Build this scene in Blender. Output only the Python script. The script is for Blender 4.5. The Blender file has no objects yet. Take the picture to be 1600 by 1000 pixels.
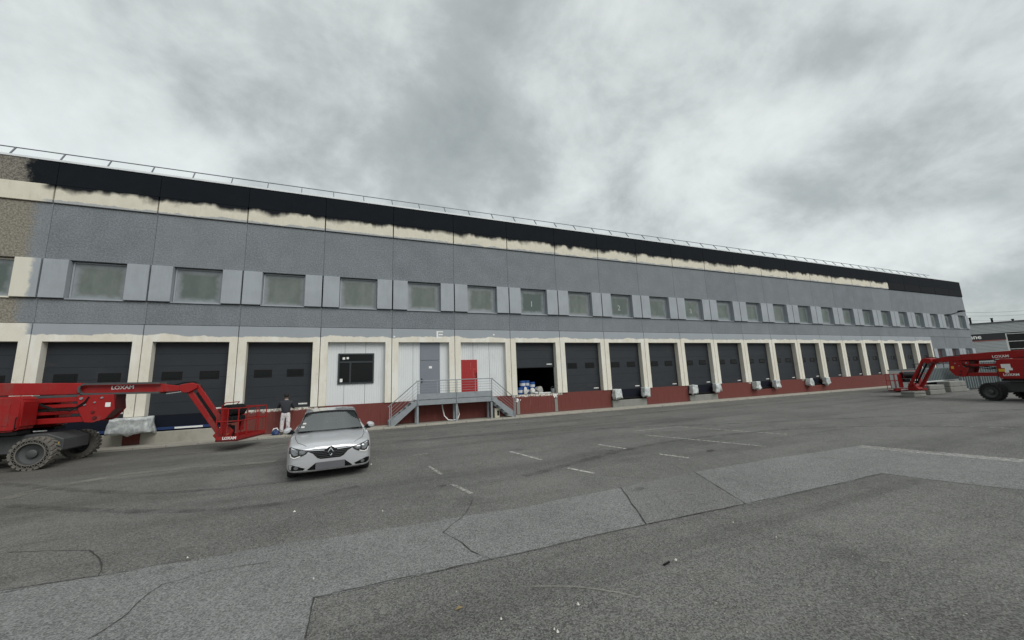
import bpy, bmesh, math, random
from mathutils import Vector, Matrix, noise as mnoise
from mathutils.bvhtree import BVHTree
random.seed(7)
sc = bpy.context.scene
COL = sc.collection
R = math.radians

# ------------------------------------------------------------------ camera
CAM = Vector((11.640, -20.068, 2.06))
CR = Vector((0.92512336, -0.37768752, -0.03871564))
CU = Vector((-0.02468026, -0.16158126, 0.98655075))
CF = Vector((0.37886363, 0.91172563, 0.15880402))
cd = bpy.data.cameras.new('camera')
cd.sensor_width = 36.0
cd.lens = 13.058
cd.clip_start = 0.05
cd.clip_end = 3000
cam = bpy.data.objects.new('camera', cd)
cam.matrix_world = Matrix(((CR.x, CU.x, -CF.x, CAM.x), (CR.y, CU.y, -CF.y, CAM.y), (CR.z, CU.z, -CF.z, CAM.z), (0, 0, 0, 1)))
COL.objects.link(cam)
sc.camera = cam

# ------------------------------------------------------------------ world, sun, exposure
SUN_EL, SUN_AZ = 44.0, 158.0      # azimuth of the sun measured from +Y towards +X
w = bpy.data.worlds.new('World'); sc.world = w; w.use_nodes = True
nt = w.node_tree; nt.nodes.clear()
def wn(t, **k):
    n = nt.nodes.new(t)
    for a, b in k.items(): setattr(n, a, b)
    return n
L = nt.links.new
out = wn('ShaderNodeOutputWorld'); bg = wn('ShaderNodeBackground'); L(bg.outputs[0], out.inputs[0])
sky = wn('ShaderNodeTexSky', sky_type='NISHITA', sun_disc=False)
sky.sun_elevation = R(SUN_EL); sky.sun_rotation = R(SUN_AZ)
tc = wn('ShaderNodeTexCoord'); sep = wn('ShaderNodeSeparateXYZ'); L(tc.outputs['Generated'], sep.inputs[0])
def wmath(op, a, b=None):
    n = wn('ShaderNodeMath', operation=op)
    for i, v in enumerate((a, b)):
        if v is None: continue
        if isinstance(v, (int, float)): n.inputs[i].default_value = v
        else: L(v, n.inputs[i])
    return n.outputs[0]
zc = wmath('MAXIMUM', sep.outputs[2], 0.0)
den = wmath('ADD', zc, 0.58)
cx = wmath('DIVIDE', sep.outputs[0], den); cy = wmath('DIVIDE', sep.outputs[1], den)
cmb = wn('ShaderNodeCombineXYZ'); L(cx, cmb.inputs[0]); L(cy, cmb.inputs[1])
def wnoise(scale, detail, rough, dist, off):
    mp = wn('ShaderNodeMapping'); L(cmb.outputs[0], mp.inputs[0]); mp.inputs['Location'].default_value = off
    n = wn('ShaderNodeTexNoise'); L(mp.outputs[0], n.inputs['Vector'])
    n.inputs['Scale'].default_value = scale; n.inputs['Detail'].default_value = detail
    n.inputs['Roughness'].default_value = rough; n.inputs['Distortion'].default_value = dist
    return n.outputs['Fac']
n1 = wnoise(2.1, 10, 0.50, 0.25, (0.6, 2.9, 0))
n2 = wnoise(5.4, 12, 0.60, 0.2, (7.3, 4.2, 2.0))
nm = wmath('ADD', wmath('MULTIPLY', n1, 0.62), wmath('MULTIPLY', n2, 0.38))
rmp = wn('ShaderNodeValToRGB'); L(nm, rmp.inputs[0])
e = rmp.color_ramp.elements
e[0].position = 0.30; e[0].color = (0.235, 0.262, 0.265, 1)
e[1].position = 0.64; e[1].color = (0.60, 0.635, 0.628, 1)
for p_, c_ in ((0.43, (0.33, 0.36, 0.36, 1)), (0.475, (0.40, 0.43, 0.428, 1)), (0.51, (0.46, 0.492, 0.488, 1)), (0.565, (0.53, 0.563, 0.557, 1))):
    q = e.new(p_); q.color = c_
skym = wn('ShaderNodeVectorMath', operation='SCALE'); L(sky.outputs[0], skym.inputs[0]); skym.inputs['Scale'].default_value = 0.10
mixw = wn('ShaderNodeMix', data_type='RGBA'); mixw.inputs[0].default_value = 0.94
L(skym.outputs[0], mixw.inputs[6]); L(rmp.outputs[0], mixw.inputs[7])
L(mixw.outputs[2], bg.inputs['Color']); bg.inputs['Strength'].default_value = 1.0
sd = bpy.data.lights.new('sun', 'SUN'); sd.energy = 1.5; sd.angle = R(40); sd.color = (1.0, 0.975, 0.94)
so = bpy.data.objects.new('sun', sd); COL.objects.link(so)
sv = Vector((math.sin(R(SUN_AZ)) * math.cos(R(SUN_EL)), math.cos(R(SUN_AZ)) * math.cos(R(SUN_EL)), math.sin(R(SUN_EL))))
so.rotation_euler = sv.to_track_quat('Z', 'Y').to_euler()
so.location = (0, -30, 60)
sc.view_settings.view_transform = 'Standard'; sc.view_settings.look = 'None'
sc.view_settings.exposure = 0.50; sc.view_settings.gamma = 1.0

# ------------------------------------------------------------------ pixel helpers (photo pixels, 1600 x 1000)
def pray(x, y): return CF + CR * ((x - 800) / 580.36) + CU * ((500 - y) / 580.36)
def at(x, y, Y=0.0):
    d = pray(x, y); return CAM + d * ((Y - CAM.y) / d.y)
def gr(x, y, z=0.0):
    d = pray(x, y); return CAM + d * ((z - CAM.z) / d.z)

# ------------------------------------------------------------------ mesh helpers
class MB:
    def __init__(s): s.v = []; s.f = []
    def add(s, vs, fs):
        o = len(s.v); s.v += [tuple(p) for p in vs]; s.f += [tuple(i + o for i in q) for q in fs]; return s
    def box(s, x0, x1, y0, y1, z0, z1):
        return s.add([(x0,y0,z0),(x1,y0,z0),(x1,y1,z0),(x0,y1,z0),(x0,y0,z1),(x1,y0,z1),(x1,y1,z1),(x0,y1,z1)],
                     [(0,3,2,1),(4,5,6,7),(0,1,5,4),(1,2,6,5),(2,3,7,6),(3,0,4,7)])
    def prism(s, poly, a, b, axis='y'):
        # poly of (p, q) extruded from a to b along the axis; axis y: (x, z); axis x: (y, z); axis z: (x, y)
        def P(p, q, t): return {'y': (p, t, q), 'x': (t, p, q), 'z': (p, q, t)}[axis]
        n = len(poly)
        vs = [P(p, q, a) for p, q in poly] + [P(p, q, b) for p, q in poly]
        fs = [tuple(range(n)), tuple(range(2*n - 1, n - 1, -1))] + [(i, i + n, (i+1) % n + n, (i+1) % n) for i in range(n)]
        return s.add(vs, fs)
    def tube(s, pts, r, n=6, r2=None):
        pts = [Vector(p) for p in pts]; m = len(pts); vs = []; fs = []
        prev = None
        for i, p in enumerate(pts):
            d = (pts[min(i+1, m-1)] - pts[max(i-1, 0)]).normalized()
            if prev is None:
                a = d.orthogonal().normalized()
            else:
                a = (prev - d * prev.dot(d)).normalized()
            prev = a; b = d.cross(a)
            rr = r if r2 is None else r + (r2 - r) * i / (m - 1)
            for k in range(n):
                t = 2 * math.pi * (k + .5) / n; vs.append(p + (a * math.cos(t) + b * math.sin(t)) * rr)
        for i in range(m - 1):
            for k in range(n):
                fs.append((i*n + k, i*n + (k+1) % n, (i+1)*n + (k+1) % n, (i+1)*n + k))
        fs.append(tuple(range(n - 1, -1, -1))); fs.append(tuple((m-1)*n + k for k in range(n)))
        return s.add(vs, fs)
    def bar(s, a, b, w, h, up=(0, 0, 1)):
        a, b = Vector(a), Vector(b); d = (b - a).normalized(); u = Vector(up)
        sd_ = d.cross(u).normalized(); u = sd_.cross(d).normalized()
        vs = []
        for p in (a, b):
            for i, j in ((-1,-1),(1,-1),(1,1),(-1,1)): vs.append(p + sd_ * (w/2*i) + u * (h/2*j))
        return s.add(vs, [(0,1,2,3),(7,6,5,4),(0,4,5,1),(1,5,6,2),(2,6,7,3),(3,7,4,0)])
    def lathe(s, prof, c=(0,0,0), axis='z', n=24, close=False):
        vs = []; fs = []; m = len(prof); c = Vector(c)
        for k in range(n):
            t = 2*math.pi*k/n; ca, sa = math.cos(t), math.sin(t)
            for r_, h in prof:
                q = {'z': (r_*ca, r_*sa, h), 'y': (r_*ca, h, r_*sa), 'x': (h, r_*ca, r_*sa)}[axis]
                vs.append(c + Vector(q))
        for k in range(n):
            k2 = (k+1) % n
            for i in range(m - 1): fs.append((k*m+i, k2*m+i, k2*m+i+1, k*m+i+1))
        if close:
            fs.append(tuple(k*m for k in range(n - 1, -1, -1))); fs.append(tuple(k*m + m - 1 for k in range(n)))
        return s.add(vs, fs)
    def mesh(s, name, mat, bevel=0, smooth=False, seg=1):
        me = bpy.data.meshes.new(name); me.from_pydata(s.v, [], s.f); 
        bm = bmesh.new(); bm.from_mesh(me)
        bmesh.ops.recalc_face_normals(bm, faces=bm.faces)
        if bevel: bmesh.ops.bevel(bm, geom=[e for e in bm.edges if len(e.link_faces) == 2 and e.calc_face_angle(0) > .5], offset=bevel, segments=seg, affect='EDGES', clamp_overlap=True)
        bm.to_mesh(me); bm.free()
        me.materials.append(mat)
        if smooth:
            for p in me.polygons: p.use_smooth = True
            try: me.set_sharp_from_angle(angle=R(40))
            except Exception: pass
        return me
    def build(s, name, mat, parent=None, loc=(0,0,0), rz=0, **k):
        return link(name, s.mesh(name, mat, **k), parent, loc, rz)
def link(name, me, parent=None, loc=(0,0,0), rz=0):
    o = bpy.data.objects.new(name, me); COL.objects.link(o); o.location = loc; o.rotation_euler = (0, 0, rz)
    if parent: o.parent = parent
    return o
def empty(name, loc=(0,0,0), rz=0):
    o = bpy.data.objects.new(name, None); COL.objects.link(o); o.location = loc; o.rotation_euler = (0,0,rz); o.empty_display_size = .3
    return o
def tag(o, label, cat, group=None):
    o['label'] = label; o['category'] = cat
    if group: o['group'] = group
    return o
def struct(o, kind='structure'):
    o['kind'] = kind; return o
def text_mesh(body, size, mat, name='lettering', ext=0.004, bold=0.0):
    cu = bpy.data.curves.new(name, 'FONT'); cu.body = body; cu.size = size; cu.extrude = ext; cu.offset = bold
    cu.align_x = 'CENTER'; cu.align_y = 'CENTER'; cu.resolution_u = 3
    o = bpy.data.objects.new(name, cu); COL.objects.link(o)
    bpy.context.view_layer.update()
    me = bpy.data.meshes.new_from_object(o.evaluated_get(bpy.context.evaluated_depsgraph_get()))
    bpy.data.objects.remove(o); bpy.data.curves.remove(cu)
    me.name = name; me.materials.clear(); me.materials.append(mat)
    return me

# ------------------------------------------------------------------ material helpers
class NT:
    def __init__(s, name):
        s.m = bpy.data.materials.new(name); s.m.use_nodes = True; s.t = s.m.node_tree
        s.b = s.t.nodes['Principled BSDF']; s.pos = None
    def n(s, t, **k):
        x = s.t.nodes.new(t)
        for a, b in k.items(): setattr(x, a, b)
        return x
    def put(s, sock, v):
        if isinstance(v, bpy.types.NodeSocket): s.t.links.new(v, sock)
        elif isinstance(v, (tuple, list)) and len(v) == 3 and sock.type == 'RGBA': sock.default_value = (*v, 1)
        else: sock.default_value = v
    def P(s):
        if s.pos is None: s.pos = s.n('ShaderNodeNewGeometry').outputs['Position']
        return s.pos
    def xyz(s):
        x = s.n('ShaderNodeSeparateXYZ'); s.put(x.inputs[0], s.P()); return x.outputs
    def map(s, scale, loc=(0,0,0), src=None):
        x = s.n('ShaderNodeMapping'); s.put(x.inputs[0], src or s.P()); x.inputs['Scale'].default_value = scale; x.inputs['Location'].default_value = loc
        return x.outputs[0]
    def noise(s, scale=1, detail=4, rough=.5, vec=None, dist=0):
        x = s.n('ShaderNodeTexNoise'); s.put(x.inputs['Vector'], vec or s.P())
        x.inputs['Scale'].default_value = scale; x.inputs['Detail'].default_value = detail; x.inputs['Roughness'].default_value = rough; x.inputs['Distortion'].default_value = dist
        return x.outputs['Fac']
    def vor(s, scale, vec=None, out='Color', feature='F1'):
        x = s.n('ShaderNodeTexVoronoi', feature=feature); s.put(x.inputs['Vector'], vec or s.P()); x.inputs['Scale'].default_value = scale
        return x.outputs[out]
    def math(s, op, a, b=0.0, clamp=False):
        x = s.n('ShaderNodeMath', operation=op); x.use_clamp = clamp
        s.put(x.inputs[0], a); s.put(x.inputs[1], b); return x.outputs[0]
    def step(s, v, a, b):      # smooth 0..1 ramp between a and b
        x = s.n('ShaderNodeMapRange'); x.interpolation_type = 'SMOOTHSTEP'
        s.put(x.inputs['Value'], v); s.put(x.inputs['From Min'], a); s.put(x.inputs['From Max'], b)
        return x.outputs['Result']
    def mix(s, f, a, b, mode='MIX'):
        x = s.n('ShaderNodeMix', data_type='RGBA', blend_type=mode)
        s.put(x.inputs[0], f); s.put(x.inputs[6], a); s.put(x.inputs[7], b); return x.outputs[2]
    def bump(s, h, strength=.3, dist=.01):
        x = s.n('ShaderNodeBump'); s.put(x.inputs['Height'], h); x.inputs['Strength'].default_value = strength; x.inputs['Distance'].default_value = dist
        s.put(s.b.inputs['Normal'], x.outputs[0])
    def done(s, col, rough=.7, metal=0, spec=None):
        s.put(s.b.inputs['Base Color'], col); s.put(s.b.inputs['Roughness'], rough); s.b.inputs['Metallic'].default_value = metal
        if spec is not None: s.b.inputs['Specular IOR Level'].default_value = spec
        return s.m
def plain(name, col, rough=.6, metal=0, var=.18, scale=3.0, spec=None, grime=0.0):
    k = NT(name)
    f = k.noise(scale, 6, .6)
    c = k.mix(f, tuple(x*(1-var) for x in col), tuple(min(1, x*(1+var)) for x in col))
    if grime:
        g = k.step(k.noise(scale*.7, 8, .7, vec=k.map((1,1,.45), (3,5,1))), .52, .72)
        c = k.mix(k.math('MULTIPLY', g, grime), c, (.10, .09, .075))
    r_ = k.math('ADD', k.math('MULTIPLY', f, .16), rough - .08)
    return k.done(c, r_, metal, spec)

CREAM = (.60, .565, .455); GREYP = (.212, .237, .256); GREYS = (.30, .328, .352); BLACKP = (.010, .013, .018)
TAN = (.225, .205, .165)
def wall_mat():
    k = NT('sprayed_gravel_concrete'); x, y, z = k.xyz()
    fine = k.noise(15, 6, .78); agg = k.vor(24, out='Distance'); big = k.noise(.9, 5, .6)
    lum = k.math('ADD', k.math('MULTIPLY', fine, .9), k.math('MULTIPLY', big, .22))
    g = k.mix(k.step(lum, .36, .80), tuple(c*.50 for c in GREYP), tuple(c*1.12 for c in GREYP))
    g = k.mix(k.math('MULTIPLY', k.step(k.noise(2.2, 6, .6, vec=k.map((1, 1, .6), (5, 0, 9))), .58, .72), .15), g, (.30, .31, .31))
    rnd = k.n('ShaderNodeObjectInfo').outputs['Random']
    strk = k.step(k.noise(1.3, 6, .6, vec=k.map((3.2, 1, .16), (2, 6, 1))), .50, .78)
    g = k.mix(k.math('MULTIPLY', strk, .30), g, tuple(c*.62 for c in GREYP))
    g = k.mix(k.math('MULTIPLY', rnd, .16), g, (.30, .315, .325))
    t = k.mix(k.step(fine, .36, .64), (.125, .113, .09), (.30, .28, .235))
    edge = k.step(k.math('ADD', x, k.math('MULTIPLY', k.noise(2.2, 5, .65), .55)), -.42, -.02)
    k.bump(k.math('ADD', k.math('MULTIPLY', agg, .6), fine), .55, .02)
    return k.done(k.mix(edge, t, g), .9)
def shutter_mat():
    k = NT('smooth_grey_paint'); x, y, z = k.xyz()
    big = k.noise(.8, 5, .6); st = k.noise(3, 5, .6, vec=k.map((3, 3, .4)))
    g = k.mix(k.step(k.math('ADD', big, k.math('MULTIPLY', st, .4)), .45, .95), tuple(c*.88 for c in GREYS), tuple(c*1.08 for c in GREYS))
    edge = k.step(k.math('ADD', x, k.math('MULTIPLY', k.noise(3.5, 4, .6), .35)), -.16, .0)
    return k.done(k.mix(edge, k.mix(st, (.58,.56,.47), (.66,.64,.55)), g), .6)
def fascia_mat():
    k = NT('half_painted_fascia'); x, y, z = k.xyz()
    cr = k.mix(k.noise(2.5, 6, .6), (.56, .525, .425), (.72, .685, .58))
    st = k.step(k.noise(2.2, 6, .65, vec=k.map((5, 1, .8))), .52, .8)
    cr = k.mix(k.math('MULTIPLY', st, .4), cr, (.34, .31, .25))
    blk = (.006, .008, .011)
    nn = k.math('ADD', k.math('MULTIPLY', k.noise(1.1, 3, .5, vec=k.map((1, 1, .1))), .62), k.math('MULTIPLY', k.noise(4, 3, .5, vec=k.map((1, 1, .5))), .22))
    d = k.math('SUBTRACT', 10.643, z)                     # distance below the top edge
    lim = k.math('SUBTRACT', nn, .355)
    soft = k.math('POWER', k.noise(1.7, 3, .5), 1.6); soft = k.math('MULTIPLY', soft, .75)
    m = k.step(k.math('SUBTRACT', lim, d), k.math('MULTIPLY', soft, -1), .02)
    left = k.step(k.math('ADD', x, k.math('MULTIPLY', k.noise(3, 5, .6), .4)), -.25, .1)
    m = k.math('MULTIPLY', m, left)
    m = k.math('MAXIMUM', m, k.step(x, 62.69, 62.71))
    gl = k.math('SUBTRACT', k.math('MULTIPLY', k.noise(1.4, 4, .6, vec=k.map((1, 1, .2), (9, 0, 0))), .42), .10)
    gm = k.math('MULTIPLY', k.step(k.math('SUBTRACT', gl, k.math('SUBTRACT', z, 9.867)), -.01, .02), k.math('MULTIPLY', left, .8))
    return k.done(k.mix(m, k.mix(gm, cr, GREYS), blk), .85, spec=.2)
def parapet_mat():
    k = NT('sprayed_black_parapet'); x, y, z = k.xyz()
    b = k.mix(k.noise(1.5, 5, .6), (.0045, .0065, .0095), (.009, .012, .016))
    t = k.mix(k.step(k.noise(26, 5, .7), .36, .64), (.09, .082, .068), (.27, .255, .22))
    e_ = k.step(k.math('ADD', x, k.math('MULTIPLY', k.noise(1.6, 6, .65), 1.3)), -.30, -.02)
    k.bump(k.noise(26, 4, .7), .3, .015)
    return k.done(k.mix(e_, t, b), .85, spec=.15)
def surround_mat():
    k = NT('half_painted_door_surround'); x, y, z = k.xyz()
    c = k.mix(k.noise(3, 7, .62, vec=k.map((1, 1, .5))), (.55, .515, .42), (.77, .745, .66))
    sp = k.step(k.noise(9, 6, .7, vec=k.map((1, 1, .55), (4, 2, 2))), .60, .72)
    c = k.mix(k.math('MULTIPLY', sp, .55), c, (.26, .235, .185))
    wt = k.step(k.noise(1.2, 5, .6, vec=k.map((1.6, 1, .3), (1, 7, 3))), .5, .66)
    c = k.mix(k.math('MULTIPLY', wt, .55), c, (.76, .76, .72))
    g = k.mix(k.noise(.9, 5, .6), tuple(q*.9 for q in GREYS), tuple(q*1.07 for q in GREYS))
    lim = k.math('ADD', 4.22, k.math('ADD', k.math('MULTIPLY', k.noise(.8, 3, .55, vec=k.map((1, 1, .15))), .40), k.math('MULTIPLY', k.noise(5, 5, .6, vec=k.map((1, 1, .6))), .10)))
    m = k.step(k.math('SUBTRACT', z, lim), -.012, .035)
    left = k.step(k.math('ADD', x, k.math('MULTIPLY', k.noise(3, 4, .6), .35)), -.05, .15)
    m = k.math('MULTIPLY', m, left)
    k.bump(k.noise(18, 5, .6), .12, .01)
    return k.done(k.mix(m, c, g), .8)
def red_mat(name, worn):
    k = NT(name); x, y, z = k.xyz()
    st = k.noise(3.2, 7, .65, vec=k.map((4.5, 1, .35)))
    c = k.mix(st, (.085, .015, .011), (.175, .042, .033))
    pale = k.step(k.noise(2.4, 7, .7, vec=k.map((6, 1, .5), (2, 2, 5))), .57, .75)
    c = k.mix(k.math('MULTIPLY', pale, .18 + .35*worn), c, (.27, .14, .12))
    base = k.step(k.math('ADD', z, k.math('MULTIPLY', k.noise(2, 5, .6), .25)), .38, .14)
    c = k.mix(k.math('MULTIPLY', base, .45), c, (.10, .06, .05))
    if worn:
        top = k.math('ADD', z, k.math('MULTIPLY', k.noise(5, 6, .7), .34))
        tp = k.step(top, 1.20, 1.27)
        c = k.mix(tp, c, k.mix(k.step(k.noise(9, 5, .7), .42, .56), (.22, .20, .17), (.66, .63, .57)))
    return k.done(c, .8)
M_WALL, M_SHUT, M_FASC, M_PARA, M_SURR = wall_mat(), shutter_mat(), fascia_mat(), parapet_mat(), surround_mat()
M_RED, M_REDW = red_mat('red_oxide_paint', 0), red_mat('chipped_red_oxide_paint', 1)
def door_mat():
    k = NT('anthracite_door'); rnd = k.n('ShaderNodeObjectInfo').outputs['Random']
    c = k.mix(k.noise(1.3, 5, .6), (.018, .022, .027), (.023, .028, .034))
    d = k.step(k.noise(1.1, 7, .68, vec=k.map((1, 1, 2.2), (4, 1, 2))), .52, .75)
    c = k.mix(k.math('MULTIPLY', d, .30), c, (.055, .056, .055))
    sc1 = k.step(k.noise(9, 4, .6, vec=k.map((.35, 1, 3.0), (1, 8, 2))), .70, .74)
    c = k.mix(k.math('MULTIPLY', sc1, .35), c, (.10, .10, .10))
    c = k.mix(k.math('MULTIPLY', rnd, .18), c, (.034, .038, .042))
    return k.done(c, .55, spec=.35)
M_DOOR = door_mat()
M_BLACK = plain('black_rubber', (.006, .006, .007), .7, spec=.25)
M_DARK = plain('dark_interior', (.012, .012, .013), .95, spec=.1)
M_DGLASS = plain('dark_glass', (.004, .006, .006), .12, 0, .1, spec=.22)
M_WHITE = plain('white_plate', (.74, .74, .72), .5, 0, .06)
M_INFILL = plain('white_sandwich_panel', (.63, .66, .665), .45, 0, .05, .9, grime=.18)
M_CONC = plain('pale_concrete', (.33, .315, .27), .9, 0, .22, 2.2, grime=.4)
M_CONCG = plain('grey_concrete', (.21, .215, .195), .9, 0, .25, 2.5, grime=.4)
M_GALV = plain('galvanised_steel', (.27, .295, .31), .5, .35, .22, 5)
M_GDOOR = plain('grey_door_paint', (.165, .185, .215), .5, 0, .08, 2)
M_RDOOR = plain('red_door_paint', (.30, .010, .012), .45, 0, .12, 2)
M_SEAL = plain('joint_seal_grey', (.06, .062, .062), .9)  # even dark grey of the joints between panels
M_RAIL = plain('rail_steel', (.17, .185, .2), .5, .5)
M_COPE = plain('coping_metal', (.66, .69, .70), .5, 0)
M_LRED = plain('machine_red_paint', (.27, .009, .009), .45, 0, .25, 1.8, spec=.35, grime=.5)
M_LREDD = plain('machine_red_dark', (.085, .006, .007), .5, 0, .2, 2)
M_CHAS = plain('machine_dark_grey', (.055, .058, .060), .6, 0, .25, 3, grime=.3)
M_TYRED = plain('dusty_tyre', (.135, .125, .108), .95, 0, .3, 9)
M_TYRE = plain('tyre_rubber', (.026, .025, .024), .85, 0, .3, 9)
M_CHROME = plain('chrome', (.72, .73, .75), .14, 1, .05)
M_SILVER = None

def plastic_mat():
    k = NT('plastic_film')
    f = k.noise(6, 6, .65, dist=.6)
    k.bump(k.noise(4, 3, .5, dist=1.4), .35, .05)
    return k.done(k.mix(k.step(f, .3, .65), (.36, .39, .39), (.60, .63, .62)), .36)
M_FILM = plastic_mat()
def pane_mat():
    k = NT('oversprayed_glass')
    c = k.n('ShaderNodeTexCoord').outputs['Object']
    sp = k.n('ShaderNodeSeparateXYZ'); k.put(sp.inputs[0], c)
    rnd = k.n('ShaderNodeObjectInfo').outputs['Random']
    ax = k.math('ABSOLUTE', sp.outputs[0]); az = k.math('ABSOLUTE', sp.outputs[2])
    n_ = k.math('MULTIPLY', k.math('SUBTRACT', k.noise(3.4, 6, .65), .5), .30)
    dx = k.math('SUBTRACT', .80, ax); dz = k.math('SUBTRACT', .73, az)
    d = k.math('ADD', k.math('MINIMUM', dx, dz), n_)
    spray = k.step(k.math('ADD', d, k.math('MULTIPLY', rnd, .12)), .34, .04)
    haze = k.step(k.noise(1.6, 6, .6, vec=k.map((1.6, 1, .7), (2, 0, 4))), .30, .78)
    glass = k.mix(k.math('MULTIPLY', haze, .75), (.085, .108, .095), (.175, .200, .180))
    glass = k.mix(k.math('MULTIPLY', rnd, .30), glass, (.185, .205, .19))
    glass = k.mix(k.step(k.math('FRACT', k.math('MULTIPLY', rnd, 7.3)), .55, .95), glass, (.075, .10, .09))
    col = k.mix(spray, glass, tuple(q*.82 for q in GREYS))
    return k.done(col, k.math('ADD', k.math('MULTIPLY', spray, .35), .28))
M_PANE = pane_mat()

def asphalt(name, dark, light, speck=.8, tint=True):
    k = NT(name)
    v = k.vor(80, out='Color'); vs = k.n('ShaderNodeSeparateColor'); k.put(vs.inputs[0], v)
    f1 = k.noise(55, 4, .75); big = k.noise(.35, 5, .6); mid = k.noise(2.6, 5, .6)
    lum = k.math('ADD', k.math('MULTIPLY', vs.outputs[0], .60), k.math('ADD', k.math('MULTIPLY', f1, .60), k.math('ADD', k.math('MULTIPLY', big, .42), k.math('MULTIPLY', mid, .25))))
    c = k.mix(k.step(lum, .42, 1.45), dark, light)
    oil = k.step(k.noise(.8, 5, .62, vec=k.map((1, 1, 1), (11, 4, 0))), .62, .70)
    c = k.mix(k.math('MULTIPLY', oil, .28), c, dark)
    dust = k.step(k.noise(.45, 6, .66, vec=k.map((.5, 1.3, 1), (1, 9, 0))), .52, .74)
    c = k.mix(k.math('MULTIPLY', dust, .22), c, light)
    if tint:
        trk = k.step(k.noise(.5, 3, .5, vec=k.map((.05, 2.6, 1), (6, 2, 0))), .56, .64)
        c = k.mix(k.math('MULTIPLY', trk, .22), c, dark)
        stx = k.step(k.noise(.55, 6, .62, vec=k.map((.16, 1.1, 1), (3, 1, 0))), .44, .72)
        c = k.mix(k.math('MULTIPLY', stx, .38), c, tuple(q*.72 for q in dark))
        x, y, z = k.xyz()
        near = k.step(k.math('ADD', y, k.math('MULTIPLY', big, 4)), -8, -1.5)
        sw = k.step(k.noise(.9, 6, .65, vec=k.map((.22, 2.4, 1), (8, 3, 0))), .57, .74)
        c = k.mix(k.math('MULTIPLY', k.math('MULTIPLY', sw, near), .55), c, (.26, .25, .23))
        left = k.math('MULTIPLY', k.step(k.math('ADD', x, k.math('MULTIPLY', big, 9)), 15, 5), .5)
        c = k.mix(left, c, (.062, .053, .040))
    sv_ = k.vor(21, out='Color', vec=k.map((1, 1, 1), (5, 3, 0))); s2 = k.n('ShaderNodeSeparateColor'); k.put(s2.inputs[0], sv_)
    sdist = k.vor(21, out='Distance', vec=k.map((1, 1, 1), (5, 3, 0)))
    w_ = k.math('MULTIPLY', k.step(s2.outputs[1], .88, .93), k.step(sdist, .15, .09))
    c = k.mix(k.math('MULTIPLY', w_, speck), c, (.48, .47, .43))
    k.bump(k.math('ADD', vs.outputs[1], f1), .5, .006)
    return k.done(c, .92, spec=.3)
M_ASPH = asphalt('asphalt', (.044, .0437, .0405), (.228, .227, .213))
M_ASPHL = asphalt('light_asphalt', (.068, .069, .067), (.278, .282, .276), .7, False)
M_ASPHM = asphalt('mid_asphalt', (.060, .060, .057), (.246, .247, .240), .7, False)
M_CRACK = plain('crack', (.036, .035, .031), .95)
def line_mat(name, lo, hi, op):
    k = NT(name)
    wear = k.step(k.noise(11, 6, .7), lo, hi)
    k.done(k.mix(k.noise(3, 4, .5), (.42, .41, .38), (.62, .61, .58)), .8)
    tr = k.n('ShaderNodeBsdfTransparent'); mx = k.n('ShaderNodeMixShader'); o = k.t.nodes['Material Output']
    k.put(mx.inputs[0], k.math('MULTIPLY', wear, op)); k.put(mx.inputs[1], tr.outputs[0]); k.put(mx.inputs[2], k.b.outputs[0]); k.put(o.inputs[0], mx.outputs[0])
    return k.m
M_LINE = line_mat('worn_white_paint', .36, .58, .85); M_LINEF = line_mat('faint_white_paint', .32, .62, .55)

# ------------------------------------------------------------------ ground
g = MB()
g.add([(-900,-900,0),(900,-900,0),(900,900,0),(-900,900,0)], [(0,1,2,3)])
struct(g.build('ground', M_ASPH))
def sheet(name, pts, z, mat, jitter=.03, step=.25):
    # a flat sheet with slightly uneven edges
    poly = []
    n = len(pts)
    for i in range(n):
        a, b = Vector(pts[i][:2]), Vector(pts[(i+1) % n][:2]); m = max(1, int((b-a).length/step))
        for j in range(m):
            q = a.lerp(b, j/m); nv = (b-a).orthogonal().normalized()
            q += nv * (mnoise.noise(Vector((q.x*1.7, q.y*1.7, z*90)))*jitter*2)
            poly.append((q.x, q.y, z))
    return struct(MB().add(poly, [tuple(range(len(poly)))]).build(name, mat))
P2 = lambda *l: [tuple(gr(x, y))[:2] for x, y in l]
up_edge = P2((-60, 934), (0, 924), (160, 900), (480, 845), (800, 796), (970, 762), (1085, 738), (1200, 718), (1340, 697))
right_up = P2((1600, 720)); right_dn = P2((1600, 767), (1380, 740))
lo_edge = P2((1165, 788), (1010, 820), (960, 831), (800, 868), (490, 935))
far_r = [(right_up[0][0] + 4.5*.06 + 1.5, right_up[0][1] - 4.5)]
A = up_edge + right_up + [(22.6, -21.5), (20.2, -21.5)] + right_dn + lo_edge + P2((478, 1000)) + [(11.2, -19.5), (2.0, -19.5), (2.0, -14.6)]
sheet('asphalt_strip', A, .004, M_ASPHL)
sheet('asphalt_patch', P2((970, 762), (1085, 738), (1165, 788), (1010, 820)), .008, M_ASPHM, .012)
sheet('asphalt_patch', [(2.2, -13.4)] + P2((20, 862), (140, 861), (152, 868), (160, 884), (158, 899), (0, 924)) + [(2.2, -14.5)], .006, M_ASPH, .02)
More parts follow.
